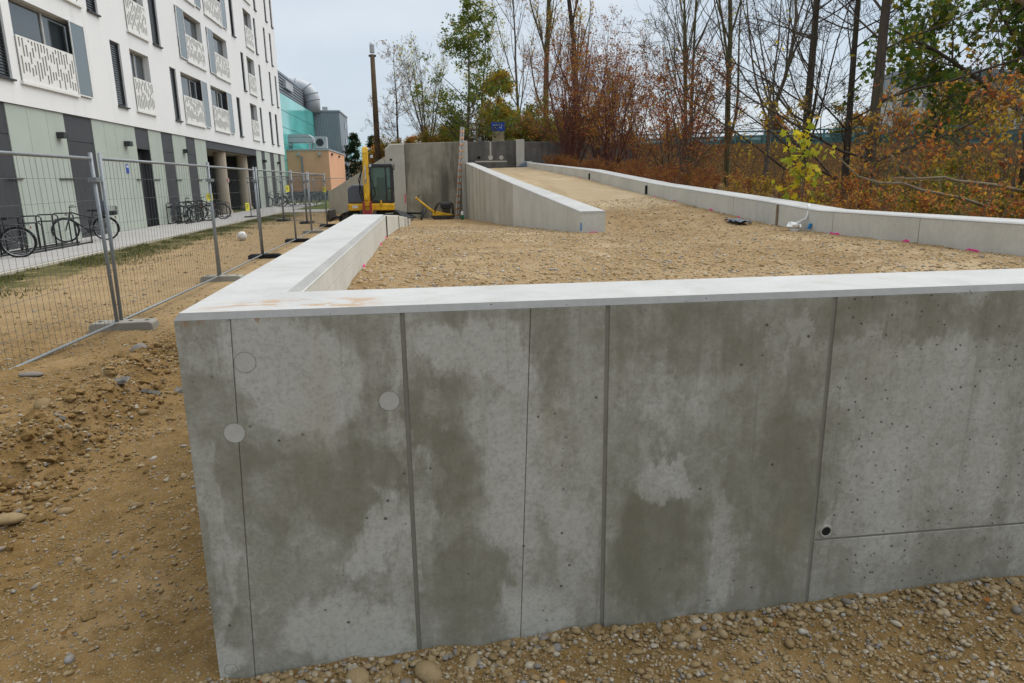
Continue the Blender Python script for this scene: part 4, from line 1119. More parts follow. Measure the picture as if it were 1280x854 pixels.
for k in range(16):
    m = MB(); m.bb(-12.94 + k * .187, -12.94 + k * .187 + .03, 89.97, 90.0, 0, 10.1); m.build('seam', M['grey_light'], e)
m = MB(); m.bb(-13.05, -9.85, 89.9, 99.1, 10.15, 10.3); m.build('roof_edge', M['grey_light'], e)
for k in range(4):
    m = MB(); m.bb(-9.96, -9.90, 95.2, 96.6, 2.2 + 2.1 * k, 3.0 + 2.1 * k); m.build('window', M['pane'], e)
m = MB(); m.bb(-12.2, -11.6, 92, 93, 10.3, 10.9); m.build('vent', M['grey_light'], e)
e = empty('far_teal_block', (0, 0, 0), 0, 'far end of the teal cladding right of the stair tower', 'building')
m = MB(); m.bb(-22, -11.05, 112, 140, -.2, 8.5); m.build('core', M['grey_metal'], e)
for r_ in range(4):
    for c_ in range(3):
        m = MB(); m.bb(-14.6 + c_ * 1.18, -14.6 + c_ * 1.18 + 1.14, 111.93, 111.99, 2.3 + r_ * 1.55, 3.82 + r_ * 1.55); m.build('glass_panel', M['teal'], e)
m = MB(); m.bb(-11.04, -10.98, 112, 140, 2.3, 8.45); m.build('glass_panel', M['teal'], e)
e = empty('far_annex', (0, 0, 0), 0, 'small apricot annex with roof pipes beyond the stair tower', 'building')
m = MB(); m.bb(-13, -8.6, 104, 112, -.2, 4.55); m.build('wall', M['orange'], e)
m = MB(); m.bb(-13.05, -8.55, 103.95, 112.05, 4.55, 4.72); m.build('parapet', M['grey_light'], e)
for x in (-10.6, -10.2):
    m = MB(); m.tube([(x, 104.5, 4.7), (x, 104.5, 6.0)], .06, 8); m.build('roof_pipe', M['grey_light'], e)

# bridge with turquoise railing on the right
e = empty('footbridge', (0, 0, 0), 0, 'concrete bridge with turquoise railing behind the bare trees', 'bridge')
BA, BBp = Vector((12.5, 44.9, 0)), Vector((58.0, 39.3, 0)); bd = (BBp - BA).normalized(); bl = (BBp - BA).length; bang = math.atan2(bd.y, bd.x); RB = Matrix.Rotation(bang, 3, 'Z')
def bpt(s, t, z): return BA + bd * s + Vector((-bd.y, bd.x, 0)) * t + Vector((0, 0, z))
def bz(s): return 3.12 + .30 * min(1, s / 18)
def bbox(mm, s0, s1, t0, t1, z0, z1): mm.box(bpt((s0 + s1) / 2, (t0 + t1) / 2, (z0 + z1) / 2), (s1 - s0, t1 - t0, z1 - z0), RB)
seg = 12
for i in range(seg):
    s0, s1 = bl * i / seg, bl * (i + 1) / seg; z = bz((s0 + s1) / 2)
    m = MB(); bbox(m, s0, s1 - .015, 0, 6, z - .75, z); m.build('deck', M['conc_pale_old'], e)
    m = MB(); bbox(m, s0, s1 - .03, -.25, -.003, z - .42, z + .12); m.build('edge_beam', M['conc_new'], e)
    for t in (-.12, 5.8):
        for q in range(2):
            sa = s0 + (s1 - s0) * q / 2; sb = s0 + (s1 - s0) * (q + 1) / 2
            m = MB(); bbox(m, sa, sa + .10, t - .05, t + .05, z + .12, z + 1.18); m.build('railing_post', M['rail_teal'], e)
            m = MB(); bbox(m, sa + .12, sb - .02, t - .015, t + .015, z + .26, z + 1.0); m.build('railing_panel', M['rail_glass'], e)
        m = MB(); bbox(m, s0, s1, t - .06, t + .06, z + 1.18, z + 1.27); bbox(m, s0, s1, t - .03, t + .03, z + .17, z + .22); m.build('handrail', M['rail_teal'], e)
for s_ in (5, 17.3, 30, 42):
    m = MB(); bbox(m, s_ - .45, s_ + .45, 1.5, 4.5, -2, bz(s_) - .76); m.build('pier', M['conc_new'], e)

# glazed office block far right
e = empty('office_block', (79.0, 104, 0), R(-6), 'distant office block with a dark glazed top storey', 'building')
m = MB(); m.bb(-5, 30, 0, 7, -3, 15.0); m.build('wall', M['conc_new'], e)
m = MB(); m.bb(-4.8, 29.8, .2, 6.8, 15.0, 17.5); m.build('glazed_storey', M['pane_pale'], e)
for k in range(22):
    m = MB(); m.bb(-4.9 + k * 1.6, -4.9 + k * 1.6 + .16, -.02, .19, 15.0, 17.9); m.build('mullion', M['frame_dark'], e)
m = MB(); m.bb(-4.9, 29.9, -.05, .19, 16.2, 16.35); m.build('transom', M['frame_dark'], e)
for c_ in range(10):
    for r_ in range(4):
        m = MB(); m.bb(-4.0 + c_ * 3.3, -2.2 + c_ * 3.3, -.06, -.003, 2.4 + r_ * 3.2, 4.4 + r_ * 3.2); m.build('window', M['pane'], e)

# ------------------------------------------------------------------ site fence
def tilt_m(a): return Matrix.Rotation(a, 3, 'X')
FENCE_N = 0
def fence_panel(p0, p1, label, group, lean=0.0):
    p0, p1 = Vector(p0), Vector(p1); d = p1 - p0; ln = d.length - .11; ang = math.atan2(d.y, d.x)
    st = p0 + d.normalized() * .055
    e = empty('mesh_fence', (st.x, st.y, -0.005), ang, label, 'fence', group)
    e.rotation_euler = (lean, 0, ang)
    for s in (0, ln):
        m = MB(); m.tube([(s, 0, .0), (s, 0, 2.02)], .021, 10); m.build('post', M['galv'], e, smooth=True)
    for z, nm in ((1.955, 'top_rail'), (.075, 'bottom_rail')):
        m = MB(); m.tube([(.015, 0, z), (ln - .015, 0, z)], .0165 if nm == 'bottom_rail' else .018, 8); m.build(nm, M['galv'], e, smooth=True)
    V, Fc, o = [], [], 0
    n = max(6, int(ln / .1)); rr = .0021
    def bar(a, b, r):
        nonlocal o
        a, b = np.array(a), np.array(b); dd = (b - a) / np.linalg.norm(b - a)
        u = np.cross(dd, [0, 1, 0]); u = u / np.linalg.norm(u); w = np.cross(dd, u)
        for p in (a, b):
            for k in range(3): V.append(p + r * (math.cos(2.094 * k) * u + math.sin(2.094 * k) * w))
        for k in range(3): Fc.append((o + k, o + (k + 1) % 3, o + 3 + (k + 1) % 3, o + 3 + k))
        o += 6
    for i in range(1, n):
        x = ln * i / n; bow = .006 * math.sin(i * 1.7)
        bar((x, 0, .08), (x + bow, 0, 1.0), rr); bar((x + bow, 0, 1.0), (x, 0, 1.95), rr)
    for z in (.34, .64, 0.94, 1.22, 1.50, 1.74):
        bar((.02, .004, z), (ln * .5, .008, z - .012), rr * 1.1); bar((ln * .5, .008, z - .012), (ln - .02, .004, z), rr * 1.1)
    w = link('wire_mesh', np_mesh('wire_mesh', np.array(V), np.array(Fc), M['wire'], True), e); tag(w, kind='stuff')
    m = MB(); m.bb(ln - .05, ln + .12, -.045, .045, 1.70, 1.75); m.build('clamp', M['galv'], e)
    return e
FP = [(-3.74, 4.45), (-3.67, 8.5), (-3.66, 12.6), (-3.74, 16.31), (-3.75, 20.63), (-3.85, 24.18), (-3.78, 27.6)]
ordn = ['nearest', 'second', 'third', 'fourth', 'fifth', 'sixth']
for i in range(6):
    fence_panel((*FP[i], 0), (*FP[i + 1], 0), f'galvanised mesh fence panel, {ordn[i]} from the camera in the row beside the wall', 'fence panels along the site', R((-.6, .8, -.4, .5, -.7, .3)[i]))
FQ = [(-3.78, 27.6), (-4.96, 30.1), (-6.37, 32.5), (-8.69, 36.2)]
for i in range(3):
    fence_panel((*FQ[i], 0), (*FQ[i + 1], 0), f'{("first", "second", "third")[i]} mesh fence panel turning back towards the building past the row end', 'fence panels turning to the building')
FR = [(-10.2, 50.4), (-7.6, 50.2), (-5.0, 50.0), (-2.2, 49.8)]
for i in range(3):
    fence_panel((*FR[i], 0), (*FR[i + 1], 0), f'{("left", "middle", "right")[i]} mesh fence panel standing before the far lawn', 'fence panels before the lawn')
def foot(x, y, rz, label, group, dark=False):
    e = empty('ballast_block', (x, y, float(ground_z(x, y, False)) - .015), rz, label, 'fence ballast', group)
    m = MB(); m.prism([(-.36, 0), (.36, 0), (.35, .095), (.31, .115), (-.31, .115), (-.35, .095)], 1, -.115, .115); m.build('block', M['conc_foot'] if not dark else M['rubber'], e, bevel=.012)
    for s in (-.26, -.08, .08, .26):
        m = MB(); m.tube([(s, 0, .1145), (s, 0, .118)], .026, 10); m.build('socket', M['rubber'], e)
for i, (x, y) in enumerate(FP):
    if i == 0: continue
    foot(x + .05, y, R((8, 2, -4, 3, -2, 5, 4)[i]), f'{"dark rubber" if i in (3, 4, 6) else "grey concrete"} fence foot under the {ordn[i - 1]} post pair of the site fence row', 'fence feet along the site', i in (3, 4, 6))
for i, (x, y) in enumerate(FQ[1:]):
    foot(x, y, R(60), f'dark fence foot below the {("first", "second", "third")[i]} post of the fence turning to the building', 'fence feet towards the building', True)
def plate(x, y, z, w, h, rz, label):
    e = empty('warning_sign', (x, y, z), rz, label, 'sign', 'yellow plates on the fence')
    m = MB(); m.bb(-w / 2, w / 2, -.004, .004, 0, h); m.build('board', M['yellow_sign'], e)
    m = MB()
    for k in range(3): m.bb(-w * .38, w * (.3 - .12 * k), -.0055, -.0042, h * (.72 - .2 * k), h * (.80 - .2 * k))
    m.build('print', M['frame_dark'], e)
plate(-3.65, 12.50, 1.38, .27, .12, R(86), 'wide yellow plate wired to the fence post above the second foot')
plate(-3.70, 15.2, 1.10, .18, .16, R(80), 'small yellow plate on the fence post left of the ball')
plate(-3.71, 19.75, 1.42, .18, .17, R(70), 'yellow plate on the fence beside the far lawn bicycles')
plate(-3.78, 27.4, 1.30, .12, .20, R(30), 'yellow plate on the corner post where the fence turns')

# ------------------------------------------------------------------ ball
bm_v, bm_f = ico(3)
e = empty('football', (-5.52, 21.7, float(ground_z(-5.52, 21.7)) - .01), 0, 'scuffed white football lying on the ground behind the fence', 'ball')
m = MB(); m.add([(a * .14, b * .14, c * .14 + .14) for a, b, c in bm_v], [tuple(f) for f in bm_f]); m.build('shell', M['ball'], e, smooth=True)
i0 = ico(1)[0]
m = MB()
for v in i0:
    n_ = Vector(v).normalized(); c_ = n_ * .1405 + Vector((0, 0, .14)); a = n_.orthogonal().normalized(); b = n_.cross(a)
    m.add([c_ + (a * math.cos(t) + b * math.sin(t)) * .028 for t in np.linspace(0, 6.283, 6)[:5]], [(0, 1, 2, 3, 4)])
m.build('patch', M['grey_light'], e)

# ------------------------------------------------------------------ bicycles and stands
def bicycle(name_label, x, y, rz, group, basket=None, frame='black_steel', lean=0.0, scale=1.0, z=.022):
    """front wheel towards local +X"""
    e = empty('bicycle', (x, y, z), rz, name_label, 'bicycle', group)
    e.rotation_euler = (lean, 0, rz); e.scale = (scale,) * 3
    for cx in (-.53, .53):
        c_ = (cx, 0, .35)
        m = MB(); m.ring(c_, (0, 1, 0), .335, .027, 32, 6); w = m.build('wheel', M['rubber'], e, smooth=True)
        m = MB(); m.ring(c_, (0, 1, 0), .312, .009, 32, 5); m.build('rim', M['chrome'], w, smooth=True)
        m = MB()
        for k in range(18):
            t = 2 * math.pi * k / 18; m.tube([(cx, (.02 if k % 2 else -.02), .35), (cx + .31 * math.cos(t), 0, .35 + .31 * math.sin(t))], .0016, 3, False)
        m.tube([(cx, -.04, .35), (cx, .04, .35)], .022, 10); m.build('spokes', M['chrome'], w)
        m = MB(); pts = [(cx + .372 * math.cos(t), 0, .35 + .372 * math.sin(t)) for t in np.linspace(R(20 if cx < 0 else 60), R(200 if cx < 0 else 190), 12)]
        for off_ in (-.022, 0, .022): m.tube([(p[0], off_, p[2]) for p in pts], .008, 4)
        m.build('mudguard', M['black_steel'], e)
    bb_, st, hd, hd2 = (-.08, 0, .30), (-.22, 0, .82), (.36, 0, .88), (.40, 0, .70)
    m = MB(); m.tube([bb_, st], .021, 8); m.tube([bb_, hd2], .025, 8); m.tube([(-.18, 0, .68), hd], .021, 8); m.tube([hd, hd2], .024, 8)
    for s in (-.05, .05):
        m.tube([bb_, (-.53, s, .35)], .010, 6); m.tube([(-.20, s * .3, .74), (-.53, s, .35)], .009, 6); m.tube([hd2, (.44, s, .60), (.53, s, .35)], .011, 6)
    m.build('frame', M[frame], e, smooth=True)
    m = MB(); m.prism([(-.40, .90), (-.34, .94), (-.16, .93), (-.06, .905), (-.10, .885), (-.36, .875)], 1, -.06, .06); m.tube([(-.22, 0, .80), (-.24, 0, .89)], .012, 6); m.build('saddle', M['rubber'], e, bevel=.02)
    m = MB(); m.tube([(.36, 0, .88), (.34, 0, 1.02)], .013, 6); m.tube([(.20, -.29, 1.05), (.32, -.2, 1.04), (.36, 0, 1.02), (.32, .2, 1.04), (.20, .29, 1.05)], .012, 6); m.build('handlebar', M['black_steel'], e, smooth=True)
    m = MB(); m.tube([(-.08, -.06, .30), (-.08, .06, .30)], .075, 16); m.tube([(-.08, -.1, .30), (.05, -.1, .20)], .010, 5); m.tube([(-.08, .1, .30), (-.21, .1, .40)], .010, 5); m.bb(.01, .10, -.2, -.1, .185, .21); m.bb(-.26, -.17, .1, .2, .39, .415)
    m.build('crank', M['machine_black'], e)
    m = MB()
    for s in (-.06, .06): m.tube([(-.28, s, .76), (-.80, s, .75)], .007, 5); m.tube([(-.53, s, .37), (-.62, s, .75)], .006, 5)
    for q in (-.4, -.6, -.78): m.tube([(q, -.06, .757), (q, .06, .757)], .006, 5)
    m.build('rear_rack', M['black_steel'], e)
    m = MB(); m.bb(-.835, -.81, -.04, .04, .66, .72); m.build('rear_lamp', M['red_paint'], e)
    m = MB(); m.bb(.43, .50, -.035, .035, .78, .86); m.build('front_lamp', M['chrome'], e)
    if basket:
        m = MB(); xb0, xb1, zb = -.88, -.40, .775
        for z_ in np.linspace(zb, zb + .24, 5):
            m.tube([(xb0, -.17, z_), (xb1, -.17, z_), (xb1, .17, z_), (xb0, .17, z_), (xb0, -.17, z_)], .004, 4)
        for k in range(9):
            xx = xb0 + (xb1 - xb0) * k / 8
            m.tube([(xx, -.17, zb + .24), (xx, -.17, zb), (xx, .17, zb), (xx, .17, zb + .24)], .004, 4)
        for k in range(6):
            yy = -.17 + .34 * k / 5
            m.tube([(xb0, yy, zb + .24), (xb0, yy, zb), (xb1, yy, zb), (xb1, yy, zb + .24)], .004, 4)
        bk = m.build('basket', M['machine_black'], e)
        m = MB(); m.bb(xb0 + .02, xb1 - .02, -.15, .15, zb + .01, zb + .10); m.build('liner', M['machine_black'], bk)
        m = MB(); m.bb(-.66, -.42, -.012, .012, zb + .05, zb + .42); bd_ = m.build('notice_board', M['machine_grey'], e)
        m = MB(); m.bb(-.62, -.46, -.016, -.0125, zb + .27, zb + .39); m.build('paper', M['plastic_white'], bd_)
    return e
AX = math.atan2(-.47, -.88)
gb = 'bicycles parked along the building'
bicycle('dark bicycle at the left edge of the picture, rear wheel with red lamp showing', -10.05, 17.35, AX, gb, None, 'black_steel', R(3))
bicycle('black bicycle with a rear basket and notice board behind the fence post', -10.25, 22.45, AX + R(4), gb, True, 'black_steel', R(-3))
bicycle('dark bicycle in the middle group, left one by the narrow dark panel', -10.5, 31.9, AX + R(10), gb, None, 'machine_grey', R(4))
bicycle('dark bicycle in the middle group, second from its left', -10.35, 33.1, AX + R(-6), gb, None, 'black_steel', R(-4))
bicycle('bicycle in the middle group nearest the columns, pale rims', -10.1, 34.6, AX + R(2), gb, None, 'black_steel', R(3))
far = [(-10.6, 51.7, 10, 'machine_grey'), (-10.2, 52.8, -8, 'black_steel'), (-9.9, 53.6, 6, 'grey_light'), (-9.5, 54.9, -4, 'black_steel'), (-9.0, 56.2, 3, 'machine_grey')]
fl = ['leftmost', 'second', 'middle, light framed', 'fourth', 'rightmost']
for (x, y, a, f_), l_ in zip(far, fl):
    bicycle(f'{l_} bicycle in the far bunch by the building end', x, y, AX + R(a), 'bicycles in the far bunch', l_ == 'fourth', f_, R(a * .4))
bicycle('lone bicycle on the lawn before the apricot annex', -9.0, 64.8, AX, 'bicycles on the lawn', None, 'black_steel', 0)
def rack(x, y0, n, step, label):
    e = empty('bicycle_stand', (x, y0, .022), 0, label, 'bicycle stand', 'bicycle stands along the building')
    d = Vector((.88, .47, 0)).normalized()
    for i in range(n):
        for (dx, h, w) in ((0.0, .88, .50), (.42, .74, .50)):
            o_ = Vector((dx, i * step, 0)); a = o_ - d * w / 2; b = o_ + d * w / 2
            m = MB(); m.tube([a, a + Vector((0, 0, h - .06)), a + d * .06 + Vector((0, 0, h)), b - d * .06 + Vector((0, 0, h)), b + Vector((0, 0, h - .06)), b], .019, 7); m.build('hoop', M['black_steel'], e, smooth=True)
    m = MB()
    for dx in (-.15, .2, .55): m.bb(dx - .03, dx + .03, -.3, (n - 1) * step + .3, .003, .04)
    m.build('base_rail', M['black_steel'], e)
rack(-10.35, 18.0, 5, .85, 'long black bicycle stand of steel hoops near the left edge')
rack(-10.65, 31.2, 5, .8, 'black bicycle stand of steel hoops under the middle bicycles')
rack(-10.55, 36.4, 2, .66, 'short pair of black hoops beside the columns')

# ------------------------------------------------------------------ mini excavator: tracks lie along X, upper body swung towards the camera
ex = empty('mini_excavator', (-2.05, 27.6, 0.0), 0, 'yellow mini excavator with raised boom and dark glazed cab', 'excavator')
def track(y):
    prof = []
    for t in np.linspace(R(90), R(270), 9): prof.append((-.92 + .27 * math.cos(t), .28 + .27 * math.sin(t)))
    for t in np.linspace(R(-90), R(90), 9): prof.append((.92 + .27 * math.cos(t), .28 + .27 * math.sin(t)))
    m = MB(); n = len(prof)
    inn = [(-.92 + (x + .92) * .82 if x < -.92 else (.92 + (x - .92) * .82 if x > .92 else x), .28 + (z - .28) * .82) for x, z in prof]
    vs = [(x, y - .17, z) for x, z in prof] + [(x, y + .17, z) for x, z in prof] + [(x, y - .17, z) for x, z in inn] + [(x, y + .17, z) for x, z in inn]
    fs = []
    for i in range(n):
        j = (i + 1) % n
        fs += [(i, j, n + j, n + i), (2 * n + i, 3 * n + i, 3 * n + j, 2 * n + j), (i, 2 * n + i, 2 * n + j, j), (n + i, n + j, 3 * n + j, 3 * n + i)]
    m.add(vs, fs); tr = m.build('track', M['rubber'], ex)
    m = MB()
    for x in (-.92, .92): m.tube([(x, y - .1, .28), (x, y + .1, .28)], .20, 16)
    for x in (-.5, -.17, .17, .5): m.tube([(x, y - .1, .16), (x, y + .1, .16)], .09, 12)
    m.build('rollers', M['steel_dirty'], tr)
    m = MB(); m.bb(-.75, .75, y - .09, y + .09, .2, .40); m.build('track_frame', M['steel_dirty'], tr)
for y in (-.6, .6): track(y)
m = MB(); m.bb(-.5, .5, -.45, .45, .26, .48); m.tube([(0, 0, .48), (0, 0, .60)], .38, 20); m.build('undercarriage', M['steel_dirty'], ex)
m = MB(); m.prism([(-1.62, .24), (-1.52, .20), (-1.46, .35), (-1.50, .62), (-1.58, .66)], 1, -.85, .85); m.bb(-1.5, -.5, -.42, -.32, .30, .38); m.bb(-1.5, -.5, .32, .42, .30, .38); m.build('dozer_blade', M['steel_dirty'], ex, bevel=.01)
m = MB(); m.prism([(-.80, -.80), (.75, -.80), (.86, -.55), (.86, .60), (.55, 1.0), (-.55, 1.0), (-.86, .6), (-.86, -.55)], 2, .60, .86); m.build('turntable', M['yellow'], ex, bevel=.035)
m = MB(); m.prism([(-.84, .862), (-.20, .862), (-.20, 1.50), (-.30, 1.56), (-.66, 1.56), (-.82, 1.42)], 1, -.62, .9); m.build('engine_hood', M['machine_grey'], ex, bevel=.06)
m = MB(); m.prism([(-.85, .45), (-.65, .98), (.6, .98), (.84, .45)], 2, .862, 1.35); m.build('counterweight', M['yellow'], ex, bevel=.05)
cab = MB()
cx0, cx1, cy0, cy1, z0, z1 = .06, .84, -.66, .60, .862, 2.20
for (x, y, tp) in ((cx0, cy0, .06), (cx1, cy0, .09), (cx0, cy1, .06), (cx1, cy1, .07)): cab.bb(x - tp / 2, x + tp / 2, y - tp / 2, y + tp / 2, z0, z1)
cab.bb(cx0 - .04, cx1 + .04, cy0 - .05, cy1 + .04, z1, z1 + .08)
cab.bb(cx0 + .03, cx1 - .05, cy0 - .03, cy0 + .03, z0, z0 + .10); cab.bb(cx0 + .03, cx1 - .05, cy1 - .03, cy1 + .03, z0, z0 + .6)
cab.bb(cx1 - .03, cx1 + .02, cy0 + .05, cy1 - .04, z0, z0 + .42); cab.bb(cx0 - .02, cx0 + .03, cy0 + .04, cy1 - .04, z0, z0 + .35)
cab.bb(cx0 + .55, cx0 + .60, cy0 - .032, cy0 + .025, z0 + .1, z1 - .003)
cb = cab.build('cab', M['machine_black'], ex, bevel=.012)
m = MB(); m.bb(cx0 - .02, cx1 + .02, cy0 - .03, cy1 + .02, z1 + .081, z1 + .12); m.build('roof', M['machine_grey'], cb, bevel=.02)
cg = NT('cab_glass', 0.03, 0.6); cg.col((0.42, 0.58, 0.55)); cg.b.inputs['Transmission Weight'].default_value = 0.85; cg.b.inputs['IOR'].default_value = 1.15; M['cab_glass'] = cg.mat
for q in ((cx0 + .03, cx0 + .55, cy0 - .008, cy0 + .008, z0 + .1, z1), (cx0 + .60, cx1 - .045, cy0 - .008, cy0 + .008, z0 + .1, z1), (cx1 - .01, cx1 + .006, cy0 + .05, cy1 - .04, z0 + .42, z1), (cx0 - .006, cx0 + .006, cy0 + .04, cy1 - .04, z0 + .35, z1), (cx0 + .04, cx1 - .04, cy1 - .008, cy1 + .008, z0 + .6, z1)):
    m = MB(); m.bb(*q); m.build('window', M['cab_glass'], cb)
m = MB(); m.bb(.22, .62, .0, .42, 1.0, 1.18); m.bb(.22, .62, .36, .48, 1.18, 1.85); m.build('seat', M['machine_black'], ex, bevel=.04)
m = MB(); m.tube([(.18, -.35, .9), (.2, -.30, 1.35)], .015, 6); m.tube([(.6, -.35, .9), (.58, -.30, 1.35)], .015, 6); m.build('lever', M['machine_black'], ex)
m = MB(); m.tube([(.88, -.70, 2.0), (.95, -.78, 2.12)], .012, 6); m.box((.97, -.78, 2.2), (.03, .12, .22)); m.build('mirror', M['machine_black'], ex)
m = MB(); m.box((.86, -.70, 2.46), (.1, .08, .08)); m.box((.30, -.70, 2.46), (.1, .08, .08)); m.build('work_lamp', M['machine_black'], ex)
# front deck, swing post, boom, arm
m = MB(); m.prism([(.05, -.86), (.86, -.86), (.90, -.75), (.86, -.55), (.05, -.55)], 2, .602, .84); m.bb(.38, .46, -.90, -.84, .75, .98); m.build('front_deck', M['yellow'], ex, bevel=.03)
DXB = .17
m = MB(); m.bb(-.44, -.06, -1.05, -.62, .52, .82); m.build('swing_post', M['yellow'], ex, bevel=.03, loc=(DXB, 0, 0))
m = MB(); m.bb(-.42, -.34, -1.18, -.98, .42, .95); m.bb(-.16, -.08, -1.18, -.98, .42, .95); m.bb(-.34, -.16, -1.13, -1.02, .45, .62); m.build('boom_foot', M['red_paint'], ex, bevel=.012, loc=(DXB, 0, 0))
m = MB(); m.prism([(-1.12, .78), (-.98, .74), (-.90, 1.2), (-.72, 1.9), (-.60, 2.42), (-.50, 2.78), (-.64, 2.84), (-.78, 2.50), (-.95, 1.95), (-1.14, 1.25)], 0, -.35, -.15); bo = m.build('boom', M['yellow'], ex, bevel=.015, loc=(DXB, 0, 0))
m = MB(); m.tube([(-.25, -.82, 2.80), (-.25, -.50, 2.86)], .10, 14); m.build('boom_pin', M['yellow'], bo)
m = MB(); m.bb(-.285, -.215, -1.10, -1.06, 1.30, 1.62); m.build('decal', M['plastic_white'], bo)
m = MB(); m.prism([(-.62, 2.72), (-.50, 2.92), (-.36, 2.80), (-.62, 1.4), (-.74, .98), (-.84, 1.02), (-.80, 1.6)], 0, -.33, -.17)
m.v = [(x + .0, y - .42, z) for x, y, z in m.v]; m.build('arm', M['yellow'], ex, bevel=.012, loc=(DXB, 0, 0))
m = MB(); m.tube([(-.25, -1.0, .88), (-.25, -1.22, 1.75)], .05, 10); m.tube([(-.25, -1.22, 1.75), (-.25, -1.12, 2.25)], .026, 8); m.build('hydraulic_ram', M['chrome'], ex, loc=(DXB, 0, 0))
m = MB(); m.tube([(-.36, -1.0, 2.2), (-.47, -1.05, 1.7), (-.52, -1.0, 1.3), (-.42, -.9, .95)], .018, 6); m.tube([(-.14, -.95, 2.0), (.02, -1.0, 1.5), (.06, -1.0, 1.2), (-.12, -.9, .95)], .014, 6); m.tube([(-.38, -.95, 2.1), (-.52, -1.0, 1.75), (-.46, -.9, 1.35), (-.36, -.85, 1.0)], .018, 6)
m.build('hose', M['rubber'], ex, loc=(DXB, 0, 0))
m = MB(); m.box((.0, -.92, 2.58), (.10, .10, .10)); m.box((-.08, -.85, 2.25), (.08, .08, .09)); m.build('boom_lamp', M['chrome'], ex, loc=(DXB, 0, 0))
m = MB(); m.prism([(-1.35, .10), (-.95, .05), (-.80, .28), (-.82, .62), (-.95, .60), (-1.05, .38), (-1.32, .20)], 0, -.55, .05); m.build('bucket', M['steel_dirty'], ex, bevel=.01, loc=(DXB, 0, 0))
m = MB(); m.bb(-.66, -.46, -.808, -.802, .70, .80); m.build('decal', M['plastic_white'], ex)

# black rubber sheets and cables lying over the far block end
e = empty('rubber_scrap', (-0.55, 19.0, float(leg_top(19.0)) + .01), R(20), 'black rubber scraps lying on the far wall blocks', 'rubber scrap')
m = MB(); m.add([(-.2, -.5, .0), (.2, -.4, .02), (.2, .2, .10), (-.15, .3, .2), (-.2, -.5, -.02), (.2, -.4, 0), (.2, .2, .08), (-.15, .3, .18)], [(0, 1, 2, 3), (7, 6, 5, 4), (0, 4, 5, 1), (1, 5, 6, 2), (2, 6, 7, 3), (3, 7, 4, 0)]); m.build('flap', M['rubber'], e)
m = MB(); m.tube([(-.1, -1.6, .02), (.15, -1.2, .25), (.28, -.6, .12), (.1, .2, .10)], .03, 7); m.build('cable', M['rubber'], e, smooth=True)

# ------------------------------------------------------------------ plate compactor
pc = empty('plate_compactor', (0.72, 29.5, float(fill_z(0.72, 29.5))), R(4), 'yellow vibratory plate compactor with a long raised handle', 'compactor')
m = MB(); m.prism([(-.36, .02), (.40, .02), (.50, .14), (.50, .18), (-.46, .18), (-.46, .12)], 1, -.27, .27); m.build('base_plate', M['steel_dirty'], pc, bevel=.015)
m = MB(); m.prism([(-.42, .182), (.46, .182), (.46, .20), (-.22, .36), (-.38, .36)], 1, -.24, .24); m.build('body', M['yellow'], pc, bevel=.02)
m = MB(); m.bb(-.06, .38, -.18, .18, .46, .66); m.build('engine_cover', M['machine_black'], pc, bevel=.03)
m = MB(); m.bb(.02, .34, -.14, .14, .26, .459); m.build('engine', M['steel_dirty'], pc, bevel=.02)
m = MB()
for y in (-.25, .25): m.tube([(-.34, y, .30), (-.20, y, .60), (-.10, y, .70), (.38, y, .70), (.46, y, .62), (.46, y, .19)], .022, 8)
for x in (-.10, .38): m.tube([(x, -.25, .70), (x, .25, .70)], .022, 8)
m.build('guard_frame', M['machine_black'], pc, smooth=True)
m = MB(); m.tube([(-.36, 0, .34), (-.52, 0, .45), (-1.05, 0, .90)], [.05, .05, .035], 10); m.build('handle', M['yellow'], pc, smooth=True)
m = MB(); m.tube([(-1.05, -.16, .90), (-1.05, .16, .90)], .05, 12); m.build('handle_head', M['yellow'], pc, smooth=True)
m = MB(); m.tube([(-1.03, 0, .93), (-.90, 0, 1.06)], .018, 8); m.build('lever', M['machine_black'], pc)

# ------------------------------------------------------------------ ladder
ld = empty('ladder', (1.40, 30.35, float(fill_z(1.4, 30.35))), 0, 'long aluminium ladder with orange rungs leaning against the back wall', 'ladder')
top = Vector((.37, .70, 3.88))
for (ox, oy) in ((-.06, -.16), (.06, .16)):
    m = MB(); m.tube([(ox, oy, 0), (top.x + ox, top.y + oy, top.z)], .042, 4); m.build('rail', M['alu'], ld)
for k in range(14):
    c_ = top * ((k + .6) / 14.3)
    m = MB(); m.tube([(c_.x - .095, c_.y - .20, c_.z - .015), (c_.x + .065, c_.y + .16, c_.z + .01)], .04, 6); m.build('rung', M['orange_paint'], ld)

# ------------------------------------------------------------------ small things on the site
e = empty('canister', (1.49, 28.0, float(fill_z(1.49, 28.0))), 0, 'small green canister with a white top at the foot of the ramp wall', 'canister')
m = MB(); m.lathe([(.055, 0), (.062, .01), (.062, .17), (.055, .18)], n=16); m.build('body', M['plastic_green'], e, smooth=True)
m = MB(); m.lathe([(.058, .181), (.06, .20), (.06, .29), (.03, .31), (.02, .34)], n=16); m.build('cap', M['plastic_white'], e, smooth=True)
e = empty('plastic_sheet', (4.12, 8.75, float(fill_z(4.12, 8.75))), R(85), 'black plastic sheet scrap lying by the parapet joint', 'plastic sheet')
m = MB(); g5 = np.random.default_rng(3); nx_, ny_ = 9, 5
vs = [(-.24 + .48 * i / 8, -.10 + .20 * j / 4, .015 + .035 * abs(math.sin(i * 1.1 + j)) + .02 * g5.uniform()) for j in range(5) for i in range(9)]
m.add(vs, [(j * 9 + i, j * 9 + i + 1, (j + 1) * 9 + i + 1, (j + 1) * 9 + i) for j in range(4) for i in range(8)])
o = m.build('sheet', M['foil'], e, smooth=True); sm = o.modifiers.new('t', 'SOLIDIFY'); sm.thickness = .008
